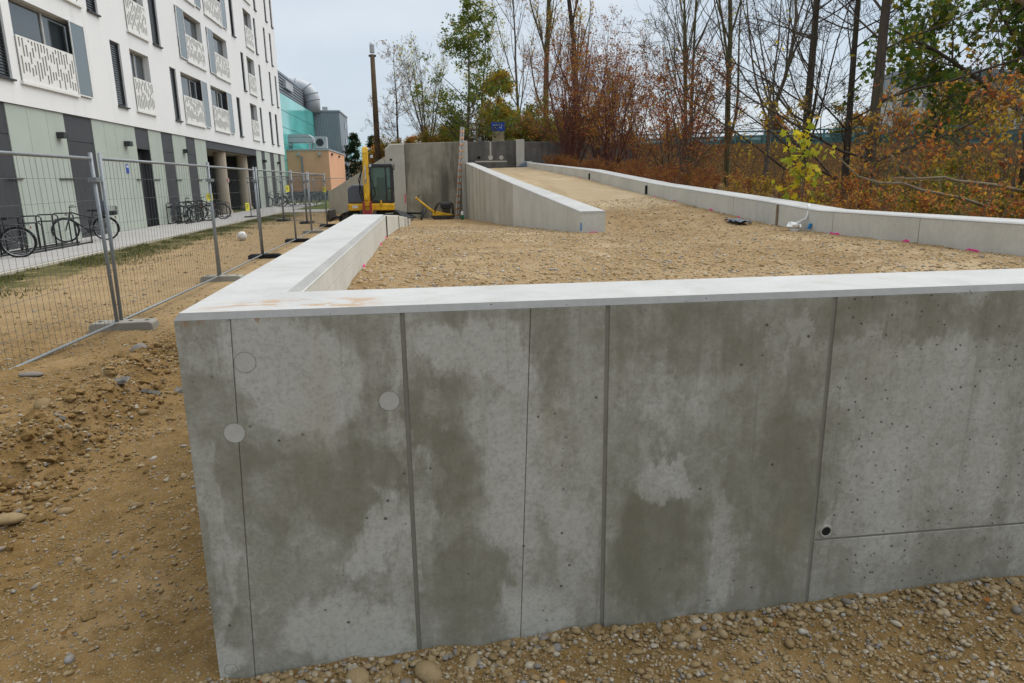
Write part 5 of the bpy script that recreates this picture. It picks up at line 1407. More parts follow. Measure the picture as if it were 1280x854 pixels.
e = empty('crumpled_fleece', (4.30, 7.62, float(fill_z(4.26, 7.62))), 0, 'crumpled white fleece strip hanging down the parapet', 'fleece')
m = MB(); v3, f3 = ico(2); g5 = np.random.default_rng(8)
m.add([tuple(np.array(v) * np.array([.06, .11, .05]) * (1 + .3 * g5.standard_normal()) + np.array([0, 0, .05])) for v in v3], [tuple(f) for f in f3]); m.build('bundle', M['plastic_white'], e)
m = MB(); m.tube([(.03, .05, .08), (.12, -.02, .14), (.155, .0, .25), (.16, .03, .30)], [.018, .013, .013, .018], 6); m.build('strip', M['plastic_white'], e, smooth=True)
m = MB(); m.tube([(.11, -.10, .03), (.13, -.11, .09)], .018, 7); m.build('blue_end', M['blue_paint'], e)
e = empty('folded_tarpaulin', (4.32, 30.2, float(fill_z(4.32, 30.2))), 0, 'dark blue tarpaulin piled at the top end of the ramp', 'tarpaulin')
m = MB(); m.add([(-.35, -.2, 0), (.32, -.25, 0), (.38, .25, 0), (-.3, .3, 0), (.10, -.08, .24), (.33, .1, .22), (-.08, .15, .16)], [(0, 1, 4), (1, 5, 4), (1, 2, 5), (2, 3, 6, 5), (3, 0, 6), (0, 4, 6), (4, 5, 6), (3, 2, 1, 0)]); m.build('pile', M['foil'], e, bevel=.02)
# pink survey paint: sprayed on wall feet
sp_r = random.Random(4)
def spray(x, y, w, name, mm='pink', axis='y', h=.03):
    m = MB(); z = float(fill_z(x, y)); pts = []
    for q in range(11):
        t = math.pi * q / 10
        pts.append((w / 2 * math.cos(t) * sp_r.uniform(.75, 1.1), z - .005 + h * math.sin(t) * sp_r.uniform(.5, 1.15)))
    pts += [(-w / 2, z - .03), (w / 2, z - .03)]
    if axis == 'y': m.prism([(y + a_, b_) for a_, b_ in pts], 0, x - .002, x + .006)
    else: m.prism([(x + a_, b_) for a_, b_ in pts], 1, y - .002, y + .006)
    return m
for nm, host, lst in (('spray_mark', 'parapet_wall', [(4.436, 7.05, .22), (4.436, 5.9, .10), (4.436, 5.1, .16), (4.436, 10.4, .2), (4.436, 12.0, .16), (4.436, 13.1, .12), (4.436, 19.6, .2), (4.436, 9.4, .1)]),
                      ('spray_mark', 'retaining_wall', [(-.468, 5.15, .10), (-.468, 7.2, .10), (-.468, 8.2, .12)]),
                      ('spray_mark', 'ramp_wall', [(2.255, 10.9, .08), (2.175, 14.0, .18), (2.09, 18.9, .25), (2.03, 22.0, .3)])):
    for (x, y, w) in lst:
        spray(x, y, w, nm).build(nm, M['pink'], bpy.data.objects[host])
spray(2.40, 9.692, .20, 'x', axis='x', h=.02).build('spray_mark', M['pink'], bpy.data.objects['ramp_wall'])

# pole, tree stake frame, blue address sign on the embankment
def gz(x, y): return float(ground_z(x, y))
e = empty('timber_pole', (-2.5, 40.6, gz(-2.5, 40.6) - .1), 0, 'tall bare timber pole with a metal cap beside the back wall', 'pole')
hp = 9.05 - gz(-2.5, 40.6)
m = MB(); m.tube([(0, 0, -.3), (0, .0, hp * .5), (0, 0, hp - .5)], [.17, .15, .12], 10); m.build('shaft', M['wood_dark'], e, smooth=True)
m = MB(); m.tube([(0, 0, hp - .42), (0, 0, hp)], .13, 12); m.build('cap', M['grey_light'], e)
m = MB(); m.bb(-.2, .2, -.06, .06, hp - .62, hp - .52); m.build('bracket', M['frame_dark'], e)
e = empty('tree_stake_frame', (2.38, 36.0, gz(2.38, 36) - .05), 0, 'weathered timber frame of stakes around the young green tree', 'stake frame')
hs = 4.56 - gz(2.38, 36) + .05
for x in (-.38, .38):
    m = MB(); m.tube([(x, 0, -.1), (x, 0, hs)], .05, 8); m.build('stake', M['wood'], e)
m = MB(); m.bb(-.44, .44, -.06, -.025, hs - .16, hs - .06); m.build('crossbar', M['wood'], e)
m = MB(); m.bb(-1.2, -.5, .3, .36, .35, .45); m.tube([(-1.0, .33, 0), (-1.0, .33, .35)], .03, 6); m.build('low_rail', M['wood'], e)
e = empty('address_sign', (3.84, 35.8, gz(3.84, 35.8)), R(-4), 'blue street address sign on a beige metal panel', 'sign')
zs = 4.50 - gz(3.84, 35.8)
m = MB(); m.bb(-.34, .34, -.05, .05, zs - .43, zs); pl = m.build('blue_plate', M['blue'], e)
m = MB(); m.prism([(-.31, .05), (-.31, -.05), (.15, -.06), (.31, -.02), (.31, .05)], 2, -.2, zs - .434); m.build('base_panel', M['beige'], e)
def text(body, size, x, z, y, parent, mm):
    cu = bpy.data.curves.new('lettering', 'FONT'); cu.body = body; cu.size = size; cu.align_x = 'CENTER'; cu.extrude = .002
    cu.materials.append(mm)
    tmp = bpy.data.objects.new('tmp_text', cu); COL.objects.link(tmp); bpy.context.view_layer.update()
    me = bpy.data.meshes.new_from_object(tmp.evaluated_get(bpy.context.evaluated_depsgraph_get())); bpy.data.objects.remove(tmp)
    o = link('lettering', me, parent, (x, y, z)); o.rotation_euler = (R(90), 0, 0)
    return o
text('42 - 48', .13, 0, zs - .30, -.056, pl, M['sign_white'])
m = MB(); xx = -.25
for w in (.09, .13, .10, .06): m.bb(xx, xx + w, -.0545, -.0505, zs - .155, zs - .125); xx += w + .025
m.build('small_print', M['sign_white'], pl)
m = MB(); m.bb(-.27, -.14, -.062, -.058, zs - .60, zs - .585); m.prism([(-.28, zs - .592), (-.23, zs - .565), (-.23, zs - .62)], 1, -.062, -.058); m.build('arrow', M['frame_dark'], e)

# ------------------------------------------------------------------ vegetation
def unit(v): return v / np.maximum(np.linalg.norm(v, axis=-1, keepdims=True), 1e-9)
def paths_of(g, P, D, Ln, S, wob, up):
    N = len(P); pts = np.zeros((N, S + 1, 3)); pts[:, 0] = P; d = unit(D)
    for i in range(S):
        d = unit(d + g.normal(0, wob, (N, 3)) + np.array([0, 0, up]))
        pts[:, i + 1] = pts[:, i] + d * (Ln / S)[:, None]
    return pts
def grow(seed, base, dirs, lens, rads, levels):
    """levels: list of dicts; level 0 starts from base/dirs. returns [(paths, radii, sides)]"""
    g = np.random.default_rng(seed)
    P, D, Ln, Ra = np.array(base, float), np.array(dirs, float), np.array(lens, float), np.array(rads, float)
    out = []
    for li, lv in enumerate(levels):
        S = lv['S']; pts = paths_of(g, P, D, Ln, S, lv['wob'], lv['up'])
        tt = np.linspace(0, 1, S + 1); rad = Ra[:, None] * (1 - tt[None] * lv.get('taper', .8))
        out.append((pts, np.maximum(rad, lv.get('rmin', .0025)), lv['sides']))
        if li + 1 == len(levels): break
        nx = levels[li + 1]; N = len(P)
        cnt = np.maximum(1, g.poisson(nx['n'], N)) if nx['n'] > 2 else g.integers(0, 4, N)
        cnt = np.where(Ln < lv.get('lmin', 0), 0, cnt)
        own = np.repeat(np.arange(N), cnt); K = len(own)
        t = g.uniform(nx['t0'], 1.0, K) ** nx.get('tp', 1.0)
        f = t * S; i0 = np.minimum(f.astype(int), S - 1); fr = (f - i0)[:, None]
        Pn = pts[own, i0] * (1 - fr) + pts[own, i0 + 1] * fr
        dl = unit(pts[own, i0 + 1] - pts[own, i0])
        rv = unit(np.cross(dl, g.normal(0, 1, (K, 3)))); a = np.radians(g.uniform(*nx['ang'], K))[:, None]
        D = dl * np.cos(a) + rv * np.sin(a)
        Lp = Ln[own]; Rp = (rad[own, i0] * (1 - fr[:, 0]) + rad[own, i0 + 1] * fr[:, 0])
        sh = (1.0 - t * nx.get('shape', .55)) * g.uniform(.65, 1.25, K)
        Ln = Lp * nx['lr'] * sh; Ra = np.minimum(Rp * .75, Rp * nx.get('rr', .55) * g.uniform(.7, 1.15, K)); P = Pn
    return out
def tubes(lv):
    V, F, o = [], [], 0
    for (pts, rad, n) in lv:
        N, S1, _ = pts.shape
        t = np.zeros_like(pts); t[:, 1:-1] = pts[:, 2:] - pts[:, :-2]; t[:, 0] = pts[:, 1] - pts[:, 0]; t[:, -1] = pts[:, -1] - pts[:, -2]
        t = unit(t); ref = np.where(np.abs(t[:, :1, 2:3]) < .8, np.array([0, 0, 1.0]), np.array([1.0, 0, 0]))
        a = unit(np.cross(t, np.broadcast_to(ref, t.shape))); b = np.cross(t, a)
        th = 2 * np.pi * np.arange(n) / n
        ring = pts[:, :, None] + rad[:, :, None, None] * (a[:, :, None] * np.cos(th)[:, None] + b[:, :, None] * np.sin(th)[:, None])
        V.append(ring.reshape(-1, 3))
        ix = np.arange(N * S1 * n).reshape(N, S1, n); k2 = np.roll(np.arange(n), -1)
        F.append(np.stack([ix[:, :-1], ix[:, :-1][:, :, k2], ix[:, 1:][:, :, k2], ix[:, 1:]], -1).reshape(-1, 4) + o); o += N * S1 * n
    return np.concatenate(V), np.concatenate(F)
def leaves(g, pts, size, spread=.06, droop=.3, shape='oval'):
    n = len(pts); p = pts + g.normal(0, spread, (n, 3)); s = size * g.uniform(.6, 1.3, n)[:, None]
    ax = unit(g.normal(0, 1, (n, 3)) + np.array([0, 0, -droop])); nr = unit(np.cross(ax, g.normal(0, 1, (n, 3)) + np.array([0, 0, .2]))); sd = np.cross(ax, nr)
    if shape == 'oval':
        v = np.stack([p, p + ax * s * .5 + sd * s * .30 + nr * s * .10, p + ax * s, p + ax * s * .5 - sd * s * .30 + nr * s * .10], 1)
        return v.reshape(-1, 3), np.arange(4 * n).reshape(n, 4)
    out = [(0, 0), (.10, .42), (.30, .22), (.46, .62), (.60, .26), (1.0, .0), (.60, -.26), (.46, -.62), (.30, -.22), (.10, -.42)]
    v = np.stack([p + ax * s * a + sd * s * b + nr * s * (.10 * abs(b) + .06 * a * a) for a, b in out], 1)
    return v.reshape(-1, 3), np.arange(10 * n).reshape(n, 10)
def sample(g, lv, n, lo=.2):
    pts = lv[0]; N, S1, _ = pts.shape; i = g.integers(0, N, n); t = g.uniform(lo, 1, n) * (S1 - 1); k = np.minimum(t.astype(int), S1 - 2); f = (t - k)[:, None]
    return pts[i, k] * (1 - f) + pts[i, k + 1] * f
def plant(name, label, cat, loc, lv, split, mats, leaf_spec=None, group=None, seed=0, pn=('trunk', 'branches', 'crown'), rz=0.0):
    """split: number of levels that make up the trunk part; leaf_spec: (count, size, spread, level index or list, material, shape)"""
    e = empty(name, loc, rz, label, cat, group)
    v, f = tubes(lv[:split]); link(pn[0], np_mesh(pn[0], v, f, mats[0], True), e)
    if lv[split:]:
        v, f = tubes(lv[split:]); link(pn[1], np_mesh(pn[1], v, f, mats[1], True), e)
    if pn[1] == 'twigs' and lv[split:]: tag(e.children[-1], kind='stuff')
    if leaf_spec:
        g = np.random.default_rng(seed + 999)
        cnt, size, spr, lvl, mt = leaf_spec[:5]; shp = leaf_spec[5] if len(leaf_spec) > 5 else 'oval'
        v, f = leaves(g, sample(g, lv[lvl], cnt), size, spr, .35, shp)
        link(pn[2], np_mesh(pn[2], v, f, mt), e)
    return e
def lvl(S, wob, up, sides, n=0, t0=.2, ang=(25, 50), lr=.5, **k): return dict(S=S, wob=wob, up=up, sides=sides, n=n, t0=t0, ang=ang, lr=lr, **k)
BARE = [lvl(12, .022, .02, 9, taper=.85), lvl(8, .10, .05, 6, 30, .10, (38, 75), .42, rr=.30, tp=1.5), lvl(5, .13, .03, 3, 9, .15, (28, 60), .46), lvl(3, .17, .02, 3, 6, .12, (25, 60), .46, rmin=.0045), lvl(2, .2, 0, 3, 2, .15, (25, 60), .5, rmin=.0038)]
STEEP = [lvl(12, .03, .03, 8, taper=.8), lvl(9, .06, .08, 6, 15, .08, (16, 38), .58, rr=.5), lvl(6, .10, .06, 3, 7, .12, (18, 42), .5), lvl(3, .14, .04, 3, 4, .1, (20, 50), .46, rmin=.004), lvl(2, .16, 0, 3, 2, .1, (20, 50), .5, rmin=.0035)]
POPLAR = [lvl(14, .025, .03, 9, taper=.85), lvl(9, .05, .10, 5, 30, .12, (14, 30), .30, rr=.42, shape=.5), lvl(6, .09, .07, 4, 8, .1, (15, 38), .45), lvl(4, .13, .03, 3, 5, .1, (20, 45), .45, rmin=.006)]
BROAD = [lvl(10, .05, .03, 8, taper=.85), lvl(8, .09, .02, 5, 22, .18, (45, 80), .42, rr=.42, shape=.75), lvl(5, .12, .0, 4, 8, .15, (30, 65), .5), lvl(3, .15, -.02, 3, 6, .15, (30, 65), .5, rmin=.004)]
YOUNG = [lvl(10, .03, .03, 8, taper=.9), lvl(7, .07, .03, 5, 50, .06, (50, 82), .46, rr=.4, shape=.9, tp=1.35), lvl(5, .12, .0, 3, 7, .15, (30, 65), .45), lvl(3, .15, -.02, 3, 4, .15, (30, 65), .5, rmin=.004)]
SHRUB = [lvl(8, .09, .03, 5, taper=.8), lvl(5, .13, .02, 3, 8, .12, (20, 55), .5), lvl(3, .17, .02, 3, 6, .1, (25, 60), .48), lvl(2, .18, 0, 3, 3, .1, (25, 60), .5, rmin=.0025)]
def G0(x, y): return (x, y, float(ground_z(x, y)) - .06)
def tree(spec, seed, h, r, lean=(0, 0)): return grow(seed, [(0, 0, 0)], [(lean[0], lean[1], 1)], [h], [r], spec)
def shrub(seed, n, h, r, spread, spec=SHRUB, foot=.18):
    g = np.random.default_rng(seed); a = g.uniform(0, 6.283, n); q = g.uniform(.2, 1, n) * spread
    return grow(seed + 1, np.stack([np.cos(a) * foot * q, np.sin(a) * foot * q, np.zeros(n)], -1), np.stack([np.cos(a) * q, np.sin(a) * q, np.ones(n)], -1), h * g.uniform(.65, 1.1, n), r * g.uniform(.6, 1.1, n), spec)

# trees behind the back wall
x, y = 2.36, 36.6
plant('young_tree', 'young green leaved tree rising behind the stake frame', 'tree', G0(x, y), tree(YOUNG, 21, 8.3, .085), 2, (M['bark_grey'], M['twig_grey']), (8500, .135, .08, 3, M['leaf_green']), seed=1)
plant('bare_tree', 'small nearly bare tree right of the timber pole', 'tree', G0(-1.35, 41), tree(BARE, 22, 5.6, .07, (.03, 0)), 2, (M['bark_dark'], M['twig_grey']), (500, .09, .06, 4, M['leaf_orange']), seed=2)
plant('bare_tree', 'sparse multi-stemmed tree left of the young green tree', 'tree', G0(0.3, 40), shrub(23, 5, 6.0, .06, .5, STEEP), 2, (M['bark_grey'], M['twig_grey']), (1000, .11, .08, 3, M['leaf_ylgreen']), seed=3)
plant('autumn_tree', 'yellow leaved tree behind the blue address sign', 'tree', G0(4.3, 41.5), tree(BROAD, 24, 4.4, .08), 2, (M['bark_dark'], M['twig_grey']), (11000, .14, .13, 3, M['leaf_yellow']), seed=4)
plant('autumn_tree', 'thin yellow-green tree between the young tree and the red thicket', 'tree', G0(3.7, 43.5), tree(STEEP, 25, 8.0, .08), 2, (M['bark_dark'], M['twig_grey']), (1200, .13, .12, 3, M['leaf_ylgreen']), seed=5)
plant('poplar', 'tall poplar with sparse yellow leaves, left of the pair', 'tree', G0(7.7, 43.5), tree(POPLAR, 26, 19, .20), 2, (M['bark_moss'], M['twig_grey']), (2600, .13, .08, 3, M['leaf_yellow']), seed=6)
plant('poplar', 'tall poplar with dark trunk, right of the pair', 'tree', G0(9.4, 43.0), tree(POPLAR, 27, 20, .20), 2, (M['bark_dark'], M['twig_grey']), (2600, .13, .08, 3, M['leaf_yellow']), seed=7)
plant('bare_tree', 'slim bare tree with fine upright twigs left of the poplars', 'tree', G0(5.9, 42.5), tree(STEEP, 28, 11, .10), 2, (M['bark_grey'], M['twig_grey']), (700, .12, .06, 4, M['leaf_orange']), seed=8)
# red thicket in front of the back wall, right of the ramp
for i, (x, y, h, n, sp) in enumerate([(5.7, 27.5, 5.2, 15, .42), (6.5, 29.6, 5.6, 16, .40), (7.7, 29.8, 5.4, 15, .42), (7.0, 25.6, 4.6, 9, .5), (8.8, 28.6, 4.7, 10, .45), (6.3, 23.0, 3.9, 8, .5)]):
    plant('red_twigged_shrub', ['dense red twigged shrub nearest the top of the ramp', 'tall red twigged shrub before the left poplar', 'tall red twigged shrub before the right poplar', 'leaning multi-stemmed shrub over the parapet bend', 'red twigged shrub at the right side of the thicket', 'smaller red twigged shrub nearest the camera in the thicket'][i],
          'shrub', G0(x, y), shrub(40 + i, n, h, .042, sp), 1, (M['twig_red'], M['twig_red']), (2300, .075, .05, 3, M['leaf_red']), 'red twigged shrubs of the thicket', 40 + i, ('stems', 'twigs', 'crown'))
for i, (x, y, h) in enumerate([(7.6, 20.4, 4.3), (8.4, 23.5, 4.6), (6.9, 17.8, 3.1)]):
    plant('loose_shrub', ['loose half-bare shrub with red leaves left of the bare trees', 'loose half-bare shrub between the thicket and the bare trees', 'low loose shrub with scattered red leaves above the parapet'][i], 'shrub', G0(x, y),
          shrub(60 + i, 7, h, .03, .5), 1, (M['twig_grey'], M['twig_red']), (1900, .075, .05, 3, M['leaf_red']), 'loose half-bare shrubs', 60 + i, ('stems', 'twigs', 'crown'))
# bare trees on the right
plant('bare_tree', 'slender bare tree, leftmost beyond the parapet', 'tree', G0(8.25, 21.2), shrub(71, 3, 9.5, .075, .16, STEEP), 2, (M['bark_moss'], M['twig_grey']), (60, .13, .05, 4, M['leaf_ylgreen']), seed=71)
plant('bare_tree', 'bare mossy tree with steep forking limbs', 'tree', G0(9.45, 21.0), tree(STEEP, 72, 11, .105), 2, (M['bark_moss'], M['twig_grey']), (120, .13, .05, 4, M['leaf_ylgreen']), seed=72)
plant('bare_tree', 'bare tree with a curving trunk leaning right', 'tree', G0(10.0, 19.6), tree([dict(BARE[0], wob=.09)] + STEEP[1:], 73, 10.0, .075, (.14, 0)), 2, (M['bark_grey'], M['twig_grey']), (160, .13, .05, 4, M['leaf_ylgreen']), seed=73)
plant('bare_tree', 'dark bare tree with spreading boughs', 'tree', G0(8.55, 15.05), tree(BARE, 74, 10.5, .10, (.0, 0)), 2, (M['bark_dark'], M['bark_dark']), None, seed=74)
plant('bare_tree', 'dark straight bare tree with thin side boughs', 'tree', G0(9.6, 15.0), tree(BARE, 75, 10.5, .085, (.0, 0)), 2, (M['bark_dark'], M['bark_dark']), None, seed=75)
plant('bare_tree', 'thick dark bare trunk leaning slightly right', 'tree', G0(8.15, 12.1), tree(BARE, 76, 10.5, .11, (.05, -.02)), 2, (M['bark_dark'], M['bark_dark']), None, seed=76)
plant('green_tree', 'leafy dark green maple at the right edge', 'tree', G0(12.2, 12.9), tree(BROAD, 77, 9.5, .17, (.02, 0)), 2, (M['bark_dark'], M['twig_grey']), (11000, .12, .16, 3, M['leaf_dkgreen'], 'maple'), seed=77)
plant('green_tree', 'smaller green maple left of the leafy maple', 'tree', G0(11.9, 14.8), tree(BROAD, 78, 4.8, .09, (-.05, 0)), 2, (M['bark_dark'], M['twig_grey']), (1700, .11, .14, 3, M['leaf_dkgreen'], 'maple'), seed=78)
plant('young_maple', 'young maple with large yellow-green leaves behind the parapet', 'tree', G0(5.06, 8.95), shrub(79, 4, 1.35, .012, .22, SHRUB[:2]), 1, (M['twig_grey'], M['twig_grey']), (150, .095, .06, 1, M['leaf_ylgreen'], 'maple'), seed=79, pn=('stems', 'twigs', 'crown'))
# boughs that hang in from a tree outside the picture
lim = grow(81, [(9.2, 6.0, 2.25)], [(-1, .20, .22)], [5.2], [.06], [lvl(10, .03, .03, 8, taper=.75), lvl(6, .12, .02, 4, 7, .3, (25, 60), .22, rr=.35), lvl(4, .15, 0, 3, 4, .2, (25, 60), .45)])
e = empty('overhanging_tree', (9.2, 6.0, .9), 0, 'long bare bough reaching in at the top right corner', 'tree')
v, f = tubes(lim[:1]); o = link('bough', np_mesh('bough', v, f, M['branch_pale'], True), e, (-9.2, -6.0, -.9))
v, f = tubes(lim[1:]); o = link('twigs', np_mesh('twigs', v, f, M['bark_dark'], True), e, (-9.2, -6.0, -.9))
tr_ = MB(); tr_.tube([(0, 0, -.2), (.03, .02, 1.3), (.1, 0, 3.5), (.05, .1, 7)], [.16, .14, .12, .08], 10); tr_.build('trunk', M['bark_dark'], e, smooth=True)
for i, (pts, lab) in enumerate([([(6.9, 6.72, 1.02), (6.32, 6.78, 1.20), (5.95, 6.84, 1.33), (5.73, 6.85, 1.40), (5.29, 6.91, 1.49), (5.10, 6.93, 1.56), (4.85, 6.96, 1.57), (4.62, 7.0, 1.64), (4.40, 7.02, 1.83)], 'pale crooked dead branch arching over the parapet'),
                               ([(6.9, 6.2, 1.36), (5.98, 6.32, 1.47), (5.65, 6.36, 1.54), (5.3, 6.40, 1.58), (5.16, 6.42, 1.62), (4.9, 6.45, 1.61), (4.64, 6.48, 1.62)], 'straighter thin dead branch above the crooked one')]):
    e = empty('dead_branch', (pts[0][0], pts[0][1], pts[0][2]), 0, lab, 'branch')
    b0 = Vector(pts[0]); m = MB(); P = [Vector(p) - b0 for p in pts]
    m.tube(P, list(np.linspace(.022, .007, len(P))), 7); m.build('limb', M['branch_pale'], e, smooth=True)
    g_ = np.random.default_rng(90 + i); st = np.array([list(P[k]) for k in (2, 3, 4, 5, 5)]); tw = grow(91 + i, st, g_.normal(0, 1, (5, 3)) + np.array([-.8, 0, .2]), g_.uniform(.15, .4, 5), [.006] * 5, [lvl(5, .2, .02, 4), lvl(3, .2, 0, 3, 3, .2, (25, 60), .5)])
    v, f = tubes(tw); tag(link('twigs', np_mesh('twigs', v, f, M['branch_pale'], True), e), kind='stuff')

# the undergrowth: a few shrub shapes, one object for each shrub
def proto(seed, kind):
    sp = dict(red=(9, 1.35, .014, .75, 'twig_red', 2000, .062, 'leaf_red'), orange=(8, 1.6, .013, .75, 'twig_grey', 1250, .085, 'leaf_orange'), green=(8, 1.2, .014, .8, 'twig_grey', 1500, .075, 'leaf_mix'),
              tall=(5, 2.6, .014, .38, 'twig_grey', 650, .085, 'leaf_orange'), hedge=(9, 2.2, .02, .6, 'twig_grey', 4200, .11, 'leaf_mix'))[kind]
    return plant('hedge_shrub' if kind == 'hedge' else 'thicket_shrub', None, None, (0, 0, 0), shrub(seed, sp[0], sp[1], sp[2], sp[3], foot=.5), 1, (M[sp[4]], M[sp[4]]), (sp[5], sp[6], .05 if kind != 'hedge' else .09, 3, M[sp[7]]), seed=seed, pn=('stems', 'twigs', 'crown'))
PR = {k: [proto(s, k) for s in ss] for k, ss in (('red', (101, 102, 103)), ('orange', (111, 112, 113)), ('green', (121,)), ('tall', (125, 126)), ('hedge', (131, 132)))}
used = set()
def put(kind, i, x, y, sc, label, cat, group, dz=0.0):
    p = PR[kind][i % len(PR[kind])]
    o = p if p not in used else copy_tree(p)
    used.add(p)
    q = G0(x, y); o.location = (q[0], q[1], q[2] + dz); o.rotation_euler = (0, 0, vr.uniform(0, 6.28)); s = sc * vr.uniform(.88, 1.12); o.scale = (s, s, s)
    tag(o, label, cat, group)
vr = random.Random(12)
ORD = ['first nearest', 'second nearest', 'third nearest', 'fourth nearest', 'fifth nearest', 'sixth nearest', 'seventh nearest', 'eighth nearest', 'ninth nearest', 'tenth nearest', 'eleventh nearest', 'twelfth nearest', 'thirteenth nearest', 'fourteenth nearest', 'fifteenth nearest', 'sixteenth nearest']
k = 0; cn = {}
def und(kind, x, y, s, where, what, group):
    global k
    q = cn.get((kind, where), 0); cn[(kind, where)] = q + 1
    put(kind, k, x, y, s, f'{what} {where}, {ORD[q].replace("first nearest", "nearest")}', 'shrub', group); k += 1
WO, WR = 'rust and yellow leaved shrub', 'low dull red shrub'
GO, GR = 'rust undergrowth shrubs behind the level parapet', 'red undergrowth shrubs behind the climbing parapet'
for y in np.arange(3.6, 30.5, 1.2):
    x = 5.45 + vr.uniform(-.12, .2)
    if y < 13: und('orange', x, y, .40 if y < 9 else .42, 'right behind the parapet', WO, GO)
    else: und('red', x, y, .44, 'right behind the parapet', WR, GR)
for y in np.arange(4.5, 28, 1.6):
    x = 6.9 + vr.uniform(-.3, .3)
    if y < 12.5: und('orange', x, y, .44, 'in the second row behind the parapet', WO, GO)
    else: und('red', x, y, .45, 'in the second row behind the parapet', WR, GR)
for y in np.arange(6.0, 27, 2.0):
    x = 8.9 + vr.uniform(-.4, .5)
    if y < 13.5: und('orange', x, y, .48, 'in the third row behind the parapet', WO, GO)
    else: und('red', x, y, .42, 'in the third row behind the parapet', WR, GR)
for (x, y, s) in ((10.2, 7.2, .9), (11.2, 9.2, .95), (12.6, 11.0, 1.0), (10.9, 16.2, .9), (12.6, 18.5, 1.0), (13.5, 14.5, 1.0)):
    und('orange', x, y, s, 'among the right-hand trees', WO, GO)
for (x, y, s) in ((6.3, 5.3, .85), (7.6, 6.9, .9), (8.3, 8.8, .95), (7.1, 9.9, .8), (9.3, 10.2, 1.0), (9.8, 12.6, 1.0), (7.8, 11.4, .85), (10.8, 11.2, 1.1), (7.2, 13.4, .8)):
    und('tall', x, y, s, 'standing above the undergrowth', 'loose upright shrub with rust leaves', 'upright shrubs above the undergrowth')
for (x, y, s) in ((5.5, 7.3, .6), (6.2, 8.0, .7), (6.1, 6.5, .65), (5.6, 10.1, .6), (7.4, 9.6, .8)):
    und('green', x, y, s, 'around the dead branches', 'low green and ochre shrub', 'green undergrowth shrubs near the dead branches')
GH = 'hedge shrubs behind the back wall'; hn = [0, 0]
for (x, y, s) in ((-.9, 37.5, .5), (.4, 38, .55), (1.3, 39.5, .7), (3.2, 38.6, .8), (4.6, 38.2, .8), (5.6, 37.6, .8), (6.8, 37.8, .85), (8.0, 38.6, .9), (9.2, 38.2, .8), (-2.2, 44, .6), (.3, 44, .8), (2.2, 41, .9), (5.4, 40.3, 1.0), (7.0, 41.4, 1.2), (8.6, 41.8, 1.2)):
    put('hedge', k, x, y, s, f'autumn coloured hedge shrub behind the back wall, {["front", "rear"][y > 39.8]} row, {ORD[hn[y > 39.8]].split()[0]} from the left', 'shrub', GH); k += 1; hn[y > 39.8] += 1
# trees across the bridge and beyond the site
DT = [plant('distant_tree', None, None, (0, 0, 0), tree(BROAD, 141 + i, 8, .14), 2, (M['bark_dark'], M['twig_grey']), (6500, .26, .25, 3, m_), seed=141 + i) for i, m_ in enumerate((M['leaf_mix'], M['leaf_orange']))]
PR['far'] = DT
for i, (x, y, s) in enumerate([(18, 62, .62), (23, 64, .7), (28, 63, .72), (34, 66, .8), (40, 64, .85), (46, 70, 1.0), (53, 66, 1.05), (60, 72, 1.2), (68, 70, 1.2), (72, 88, 1.55), (84, 88, 1.6), (64, 76, 1.35), (78, 80, 1.5)]):
    put('far', i, x, y, s, f'rounded autumn tree beyond the bridge, {ORD[i].split()[0]} from the left', 'tree', 'trees beyond the bridge')
for i, (x, y, s) in enumerate([(-5.5, 88, .68), (-3.2, 84, .6), (-1.5, 90, .6), (1.0, 86, .62), (3.5, 92, .7)]):
    put('far', i + 1, x, y, s, f'low far-off autumn tree between the annex and the pole, {ORD[i].split()[0]} from the left', 'tree', 'far trees by the annex')
def conifer(x, y, h, seed, label):
    lv = tree([lvl(10, .015, .02, 7, taper=.9), lvl(5, .06, -.01, 4, 70, .08, (70, 100), .42, rr=.2, shape=.85), lvl(3, .1, -.03, 3, 7, .1, (35, 65), .4, rmin=.01)], seed, h, .16)
    plant('conifer', label, 'tree', (x, y, -.1), lv, 1, (M['bark_dark'], M['bark_dark']), (6000, .24, .10, 2, M['leaf_conifer']), 'far conifers', seed)
conifer(-8.4, 91.5, 7.6, 151, 'far dark conifer beside the teal block, left one')
conifer(-6.1, 92.5, 7.4, 152, 'far dark conifer beside the teal block, right one')

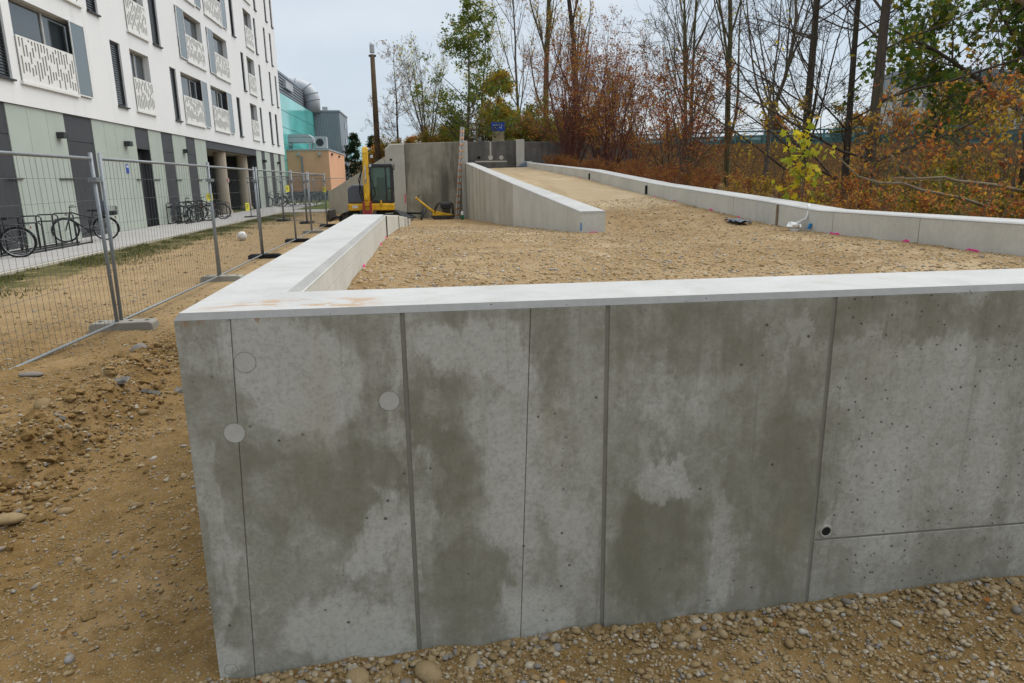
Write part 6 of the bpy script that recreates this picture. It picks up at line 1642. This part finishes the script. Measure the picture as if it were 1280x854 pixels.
# ------------------------------------------------------------------ thin grass by the pavement
g = np.random.default_rng(77)
n = 26000
px = -8.12 + np.abs(g.normal(0, .9, n)); py = 9 + 30 * g.uniform(0, 1, n) ** 1.4
kp = (vnoise(px * 1.3, py * 1.3, 51) + .35 * vnoise(px * 5, py * 5, 52) > -.06) & (py < 41)
px, py = px[kp], py[kp]; n = len(px); pz = ground_z(px, py) - .005
h = g.uniform(.02, .085, n); w = g.uniform(.005, .013, n); a = g.uniform(0, 6.283, n); tl = g.normal(0, .03, (n, 2))
B = np.stack([px, py, pz], -1); U = np.stack([np.cos(a) * w, np.sin(a) * w, np.zeros(n)], -1); T = B + np.stack([tl[:, 0], tl[:, 1], h], -1)
V = np.stack([B - U, B + U, T], 1).reshape(-1, 3)
tag(link('grass', np_mesh('grass', V, np.arange(3 * n).reshape(n, 3), M['grass'])), 'thin worn grass strip along the pavement edge', 'grass', kind='stuff')
# fallen leaves on the soil
n = 90
px = g.uniform(-3.2, 2.4, n); py = np.where(px < -.8, g.uniform(2.2, 7, n), g.uniform(1.5, 2.1, n)); pz = ground_z(px, py) + .012
v, f = leaves(g, np.stack([px, py, pz], -1), .035, .0, 0, 'maple')
v = v.reshape(n, 10, 3); v[:, :, 2] = pz[:, None] + (v[:, :, 2] - pz[:, None]) * .25; v = v.reshape(-1, 3)
keep_l = g.uniform(0, 1, n) < .3
ff = f[keep_l]
tag(link('fallen_leaves', np_mesh('fallen_leaves', v, ff, M['leaf_orange']), ground), kind='stuff')

# ------------------------------------------------------------------ put every empty at the base of its thing
bpy.context.view_layer.update()
for o in list(scene.objects):
    if o.type == 'EMPTY' and o.parent is None and o.location.length < 1e-6 and o.children:
        pts = [c.location + Vector(b) for c in o.children_recursive if c.type == 'MESH' and c.parent == o for b in c.bound_box]
        lo = Vector((min(p.x for p in pts), min(p.y for p in pts), min(p.z for p in pts))); hi = Vector((max(p.x for p in pts), max(p.y for p in pts), 0))
        b = Vector(((lo.x + hi.x) / 2, (lo.y + hi.y) / 2, max(lo.z, 0)))
        o.location = b
        for c in o.children: c.location = c.location - b
